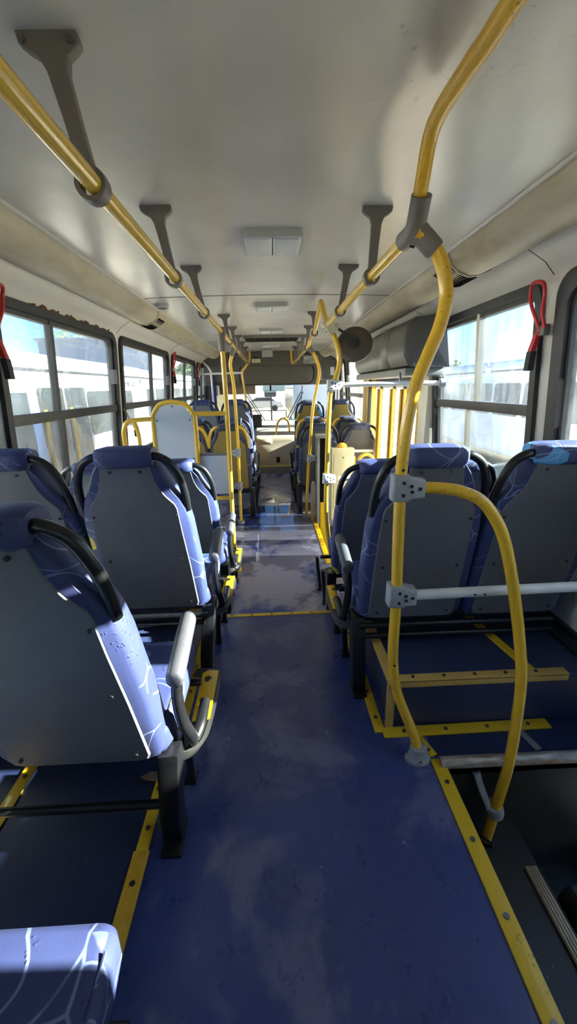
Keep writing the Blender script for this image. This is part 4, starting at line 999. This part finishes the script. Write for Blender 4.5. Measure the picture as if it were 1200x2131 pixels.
MB().bx((.93,6.494,1.56),(.99,6.5,1.68)).build('label_plate', 'lampframe', mo)
# front door leaves
d2 = bpy.data.objects.new('door_2', None); C.objects.link(d2); d2.location = (1.29,8.0,-.5); ORG['door_2'] = Vector(d2.location); struct(d2)
for ya, yb in ((7.64,8.0),(8.0,8.36)):
    f = lambda o: (lambda y, z: (1.29+o, y, z))
    lf = MB().ring_prism(rrect(ya,yb,-.5,1.64,.03), rrect(ya+.06,yb-.06,-.35,1.56,.05), f(-.016), f(.016)).build('leaf_frame', 'rubber', d2)
    MB().prism(rrect(ya+.05,yb-.05,-.37,1.57,.05), f(-.003), f(.003)).build('pane', 'glass', lf)
# rear door leaf folded open in the stairwell
d3 = bpy.data.objects.new('door_3', None); C.objects.link(d3); d3.location = (1.15,1.05,-.6); ORG['door_3'] = Vector(d3.location); struct(d3)
for ya, yb in ((.32,.58),(.58,1.21)):
    f = lambda o: (lambda u, z: (1.345+o-.05*max(0,z-.5), u, z))
    lf = MB().ring_prism(rrect(ya,yb,-.75,1.72,.02), rrect(ya+.06,yb-.06,-.5,1.62,.05), f(-.018), f(.018)).build('leaf_frame', 'black', d3)
    MB().prism(rrect(ya+.05,yb-.05,-.52,1.63,.05), f(-.003), f(.003)).build('pane', 'glass', lf)
MB().tube([(1.30,1.14,-.5),(1.295,1.14,.2),(1.29,1.14,.9)], .014, 10).build('door_handrail', 'steel', lf)
MB().bx((1.30,1.17,-.7),(1.325,1.205,1.3)).build('edge_seal', 'grey_metal', lf, bevel=.003)
# bristle seal at the door foot
tag(MB().rings([[(1.09+.05*math.cos(a)+.01*k, .98-.15*k, -.52+.09*math.sin(a)) for a in [2*PI*j/14 for j in range(14)]] for k in range(5)]).build('door_brush', 'blackmat'), 'black bristle seal at the foot of the rear stairwell door', 'brush seal')

# dry leaf on the floor
t_ = MB().prism([(-.535,1.155),(-.50,1.175),(-.47,1.17),(-.455,1.15),(-.475,1.135),(-.51,1.14)], lambda x, y: (x,y,.003+.012*math.sin(x*90)**2), lambda x, y: (x,y,.006+.012*math.sin(x*90)**2))
tag(t_.build('dry_leaf', 'dry_leaf'), 'crumpled brown leaf on the dark floor behind the nearest seat leg', 'leaf')

# ------------------------------------------------------------------ outside
GZ = -1.0
struct(MB().bx((-150,-120,GZ-.2),(150,260,GZ)).build('ground', 'concrete_yard'))
def parked_bus(x0, x1, ya, yb, zt, label, body, win_face, band=None, door=None):
    r = thing('parked_bus', label, 'bus', ((x0+x1)/2,(ya+yb)/2,GZ))
    MB().rings([[(x,y,z) for x, z in rrect(x0,x1,GZ+.35,zt,.22,5)] for y in (ya,yb)]).build('body', body, r, bevel=.05)
    xs = x1 if win_face > 0 else x0
    off = .012*win_face
    y = ya+.35; k = 0
    while y+1.3 < yb:
        if door and door[0] < y+.6 < door[1]: y += 1.45; continue
        MB().prism(rrect(y,y+1.3,zt-1.5,zt-.62,.12), lambda u, v: (xs-off*2,u,v), lambda u, v: (xs+off,u,v)).build('window', 'far_glass', r)
        y += 1.45
    if door:
        MB().prism(rrect(door[0]-.25,door[0],GZ+.5,zt-.5,.03), lambda u, v: (xs-off,u,v), lambda u, v: (xs+off*1.5,u,v)).build('blue_panel', 'car_blue', r)
        for q in (door[0]+.05, (door[0]+door[1])/2+.03):
            L = (door[1]-door[0])/2-.08
            MB().prism(rrect(q,q+L,GZ+.4,zt-.55,.06), lambda u, v: (xs-off,u,v), lambda u, v: (xs+off*1.2,u,v)).build('door_glass', 'far_glass', r)
            MB().cyl((xs+off*3,q+.08,GZ+.7),(xs+off*3,q+.08,zt-.9), .03, 8).build('door_rail', 'door_yellow', r)
    if band: MB().bx((xs-off,ya+.1,zt-.31),(xs+off*1.2,yb-.1,zt-.26)).build('gutter_band', 'rubber', r)
    for y in (ya+1.8, yb-2.2):
        MB().cyl((xs-.25*win_face,y,GZ+.48),(xs+.02*win_face,y,GZ+.48), .48, 22).build('wheel', 'tyre', r)
    return r
parked_bus(-6.2, -3.7, -2.0, 12.6, 2.02, 'white bus with a blue door panel parked close on the left', 'car_white', 1, True, (6.7, 8.5))
def lettering(txt, y, z, x, size, root):
    cu = bpy.data.curves.new('lettering', 'FONT'); cu.body = txt; cu.size = size; cu.extrude = .004
    tmp = bpy.data.objects.new('tmp_text', cu); C.objects.link(tmp)
    dg = bpy.context.evaluated_depsgraph_get(); me = bpy.data.meshes.new_from_object(tmp.evaluated_get(dg))
    bpy.data.objects.remove(tmp)
    m = MB(); m.add([(x+v.co.z, y+v.co.x*1.4, z+v.co.y) for v in me.vertices], [tuple(p.vertices) for p in me.polygons])
    return m.build('lettering', 'rubber', root, flat=True)
LB = bpy.data.objects['parked_bus']
lettering('Entrada', 10.74, 1.50, -3.685, .22, LB)
MB().prism([(12.03,1.51),(12.07,1.51),(12.07,1.64),(12.13,1.60),(12.05,1.71),(11.97,1.60),(12.03,1.64)], lambda u, v: (-3.69,u,v), lambda u, v: (-3.68,u,v)).build('arrow_mark', 'rubber', LB)
parked_bus(-6.6, -4.1, 13.2, 23.0, 2.05, 'second white bus parked ahead on the left', 'car_white', 1, True)
parked_bus(4.0, 6.5, -8., 2.5, 2.2, 'unseen pale grey bus added outside the rear right door to block low sun', 'far_bus', -1, True)  # invented bus out of view, keeps low sun off the aisle floor
parked_bus(6.6, 9.1, 7.5, 18.5, 2.0, 'pale grey bus parked outside the right windows', 'far_bus', -1, True)
parked_bus(6.4, 8.9, 20., 31., 2.0, 'pale grey bus parked farther ahead on the right', 'far_bus', -1, True)
parked_bus(1.0, 3.5, 19., 30., 1.62, 'grey bus standing ahead to the right of the windshield centre', 'far_bus', -1, True)
# sheds and wall
sh = thing('warehouse', 'pale blue warehouse with a flat parapet beyond the left bus', 'building', (-9.6,30,GZ))
MB().bx((-12.6,24,GZ),(-6.6,37,4.05)).build('walls', 'shed', sh)
MB().bx((-12.7,23.9,4.05),(-6.5,37.1,4.2)).build('parapet', 'shed', sh, bevel=.03)
sh2 = thing('house', 'small ochre walled house far beyond the left windows', 'building', (-4.6,34,GZ))
MB().bx((-6.3,30,GZ),(-3.4,38,2.5)).build('walls', 'ochre', sh2)
MB().rings([[(x,y,z) for x, z in ((-6.4,2.5),(-4.8,3.0),(-3.2,2.5))] for y in (29.8,38.2)]).build('roof', 'tan', sh2)
for x in (-5.9,-4.6): MB().bx((x,29.95,.9),(x+.8,30.05,1.9)).build('window', 'far_glass', sh2)
def tree(x, y, h, rad, label):
    t_ = thing('tree', label, 'tree', (x,y,GZ), 'trees beyond the yard')
    MB().tube([(x,y,GZ),(x+.1,y,GZ+h*.4),(x-.1,y+.1,GZ+h*.8)], [.22,.16,.06], 8).build('trunk', 'bark', t_)
    lf = MB(); rnd = random.Random(int(x*7+y))
    for k in range(900):
        a, b, q = rnd.uniform(0,2*PI), math.acos(rnd.uniform(-1,1)), rad*rnd.uniform(.55,1)**.6
        q *= .8+.25*math.sin(3*a+2*b)
        p = Vector((x+q*math.sin(b)*math.cos(a), y+q*math.sin(b)*math.sin(a), GZ+h*.75+q*.8*math.cos(b)))
        s_ = rnd.uniform(.16,.34); A = Vector((rnd.gauss(0,1),rnd.gauss(0,1),rnd.gauss(0,1))).normalized(); B = A.orthogonal().normalized(); 
        lf.add([p-A*s_, p+B*s_*.6, p+A*s_, p-B*s_*.6], [(0,1,2,3)])
    lf.build('foliage', 'leaf', t_, flat=True)
tree(-21, 46, 8.4, 2.6, 'dark green tree above the pale blue warehouse roof')
tree(-4.8, 26.5, 4.2, 1.3, 'light green tree seen through the second left window')
tree(-17, 25, 4.6, 1.5, 'tree at the left end of the warehouse')
tree(16, 36, 4.0, 1.6, 'small yellow-green bush through the front right window')
def car(x, y, label, mat, L=4.4, W=1.75):
    t_ = thing('parked_car', label, 'car', (x,y,GZ), 'cars parked ahead of the bus')
    prof = [(-L/2,.35),(-L/2,.75),(-L/2+.35,.95),(-L/4-.1,1.02),(-L/8,1.42),(L/5,1.45),(L/3+.1,1.02),(L/2-.08,.95),(L/2,.7),(L/2,.35)]
    MB().rings([[(x+u,y+w,GZ+v) for u, v in prof] for w in (-W/2,W/2)]).build('body', mat, t_, bevel=.08, seg=3)
    MB().rings([[(x+u,y+w,GZ+v) for u, v in ((-L/4,1.04),(-L/8+.03,1.36),(L/5-.03,1.38),(L/3-.05,1.04))] for w in (-W/2-.01,W/2+.01)]).build('side_glass', 'far_glass', t_)
    for u in (-L/3.2, L/3.2):
        for w in (-W/2+.1, W/2-.1):
            MB().cyl((x+u,y+w-.1,GZ+.32),(x+u,y+w+.1,GZ+.32), .32, 16).build('wheel', 'tyre', t_)
car(-5.6, 43, 'white car parked across the yard, leftmost behind the windshield', 'car_white')
car(-1.0, 44.5, 'silver car parked across the yard near the middle of the windshield', 'car_silver')
car(3.8, 44, 'pale blue car parked across the yard to the right', 'car_blue')
parked_bus(-9., -1.0, 50., 53., 2.2, 'white coach standing across the far end of the yard', 'car_white', 1, True)
tag(MB().rings([[(x, 46+.0*x, z) for z in (GZ,GZ)]+[(x, 46.3, GZ+2.6+.2*math.sin(x))] for x in range(6,60,3)]).build('hillside', 'hill'), 'low green bank beyond the yard on the right', 'hill')
tag(MB().rings([[(60+18*math.sin(k*.9), -100+14*k, GZ), (75, -100+14*k, GZ+9+3*math.sin(k*1.7)), (110, -100+14*k, GZ)] for k in range(12)]).build('hillside', 'hill'), 'hazy hill line outside the right windows', 'hill')
# wipers outside the windshield
for x, dx, lb in ((-.20,-.34,'black wiper on the left half of the windshield'), (.32,.30,'black wiper on the right half of the windshield')):
    t_ = thing('windshield_wiper', lb, 'wiper', (x,8.66,.74))
    for o_ in (0,.05): MB().cyl((x+o_,8.66,.74),(x+dx+o_,8.60,1.30), .009, 8).build('arm', 'black', t_)
    MB().cyl((x+dx-.02,8.62,.86),(x+dx+.03,8.58,1.42), .010, 8).build('blade', 'blackmat', t_)

# ------------------------------------------------------------------ light
W_ = bpy.data.worlds.new('sky'); S.world = W_; W_.use_nodes = True
nt = W_.node_tree; nt.nodes.clear()
sky = nt.nodes.new('ShaderNodeTexSky'); sky.sky_type = 'NISHITA'; sky.sun_disc = False
SUN = Vector((1,-.03,.43)).normalized()
sky.sun_elevation = math.asin(SUN.z); sky.sun_rotation = math.atan2(SUN.x, SUN.y)
sky.air_density = 1.0; sky.dust_density = .6; sky.ozone_density = 2.0
bg = nt.nodes.new('ShaderNodeBackground'); bg.inputs[1].default_value = .085
ow = nt.nodes.new('ShaderNodeOutputWorld'); tint = nt.nodes.new('ShaderNodeMix'); tint.data_type = 'RGBA'; tint.blend_type = 'MULTIPLY'; tint.inputs[0].default_value = 1; tint.inputs[7].default_value = (.62,.86,1.2,1); nt.links.new(sky.outputs[0], tint.inputs[6]); nt.links.new(tint.outputs[2], bg.inputs[0]); nt.links.new(bg.outputs[0], ow.inputs[0])
sl = bpy.data.lights.new('sun', 'SUN'); sl.energy = 13.0; sl.angle = math.radians(.6); sl.color = (1,.93,.82)
so = bpy.data.objects.new('sun', sl); C.objects.link(so); so.location = SUN*30
so.rotation_euler = (-SUN).to_track_quat('-Z', 'Y').to_euler()

S.view_settings.view_transform = 'Standard'; S.view_settings.look = 'None'; S.view_settings.gamma = 1
S.view_settings.use_curve_mapping = False
S.view_settings.exposure = 2.5
S.cycles.max_bounces = 14; S.cycles.diffuse_bounces = 7; S.cycles.glossy_bounces = 6; S.cycles.transparent_max_bounces = 24; S.cycles.transmission_bounces = 8
S.cycles.caustics_reflective = False
S.cycles.sample_clamp_indirect = 8
S.cycles.use_denoising = True
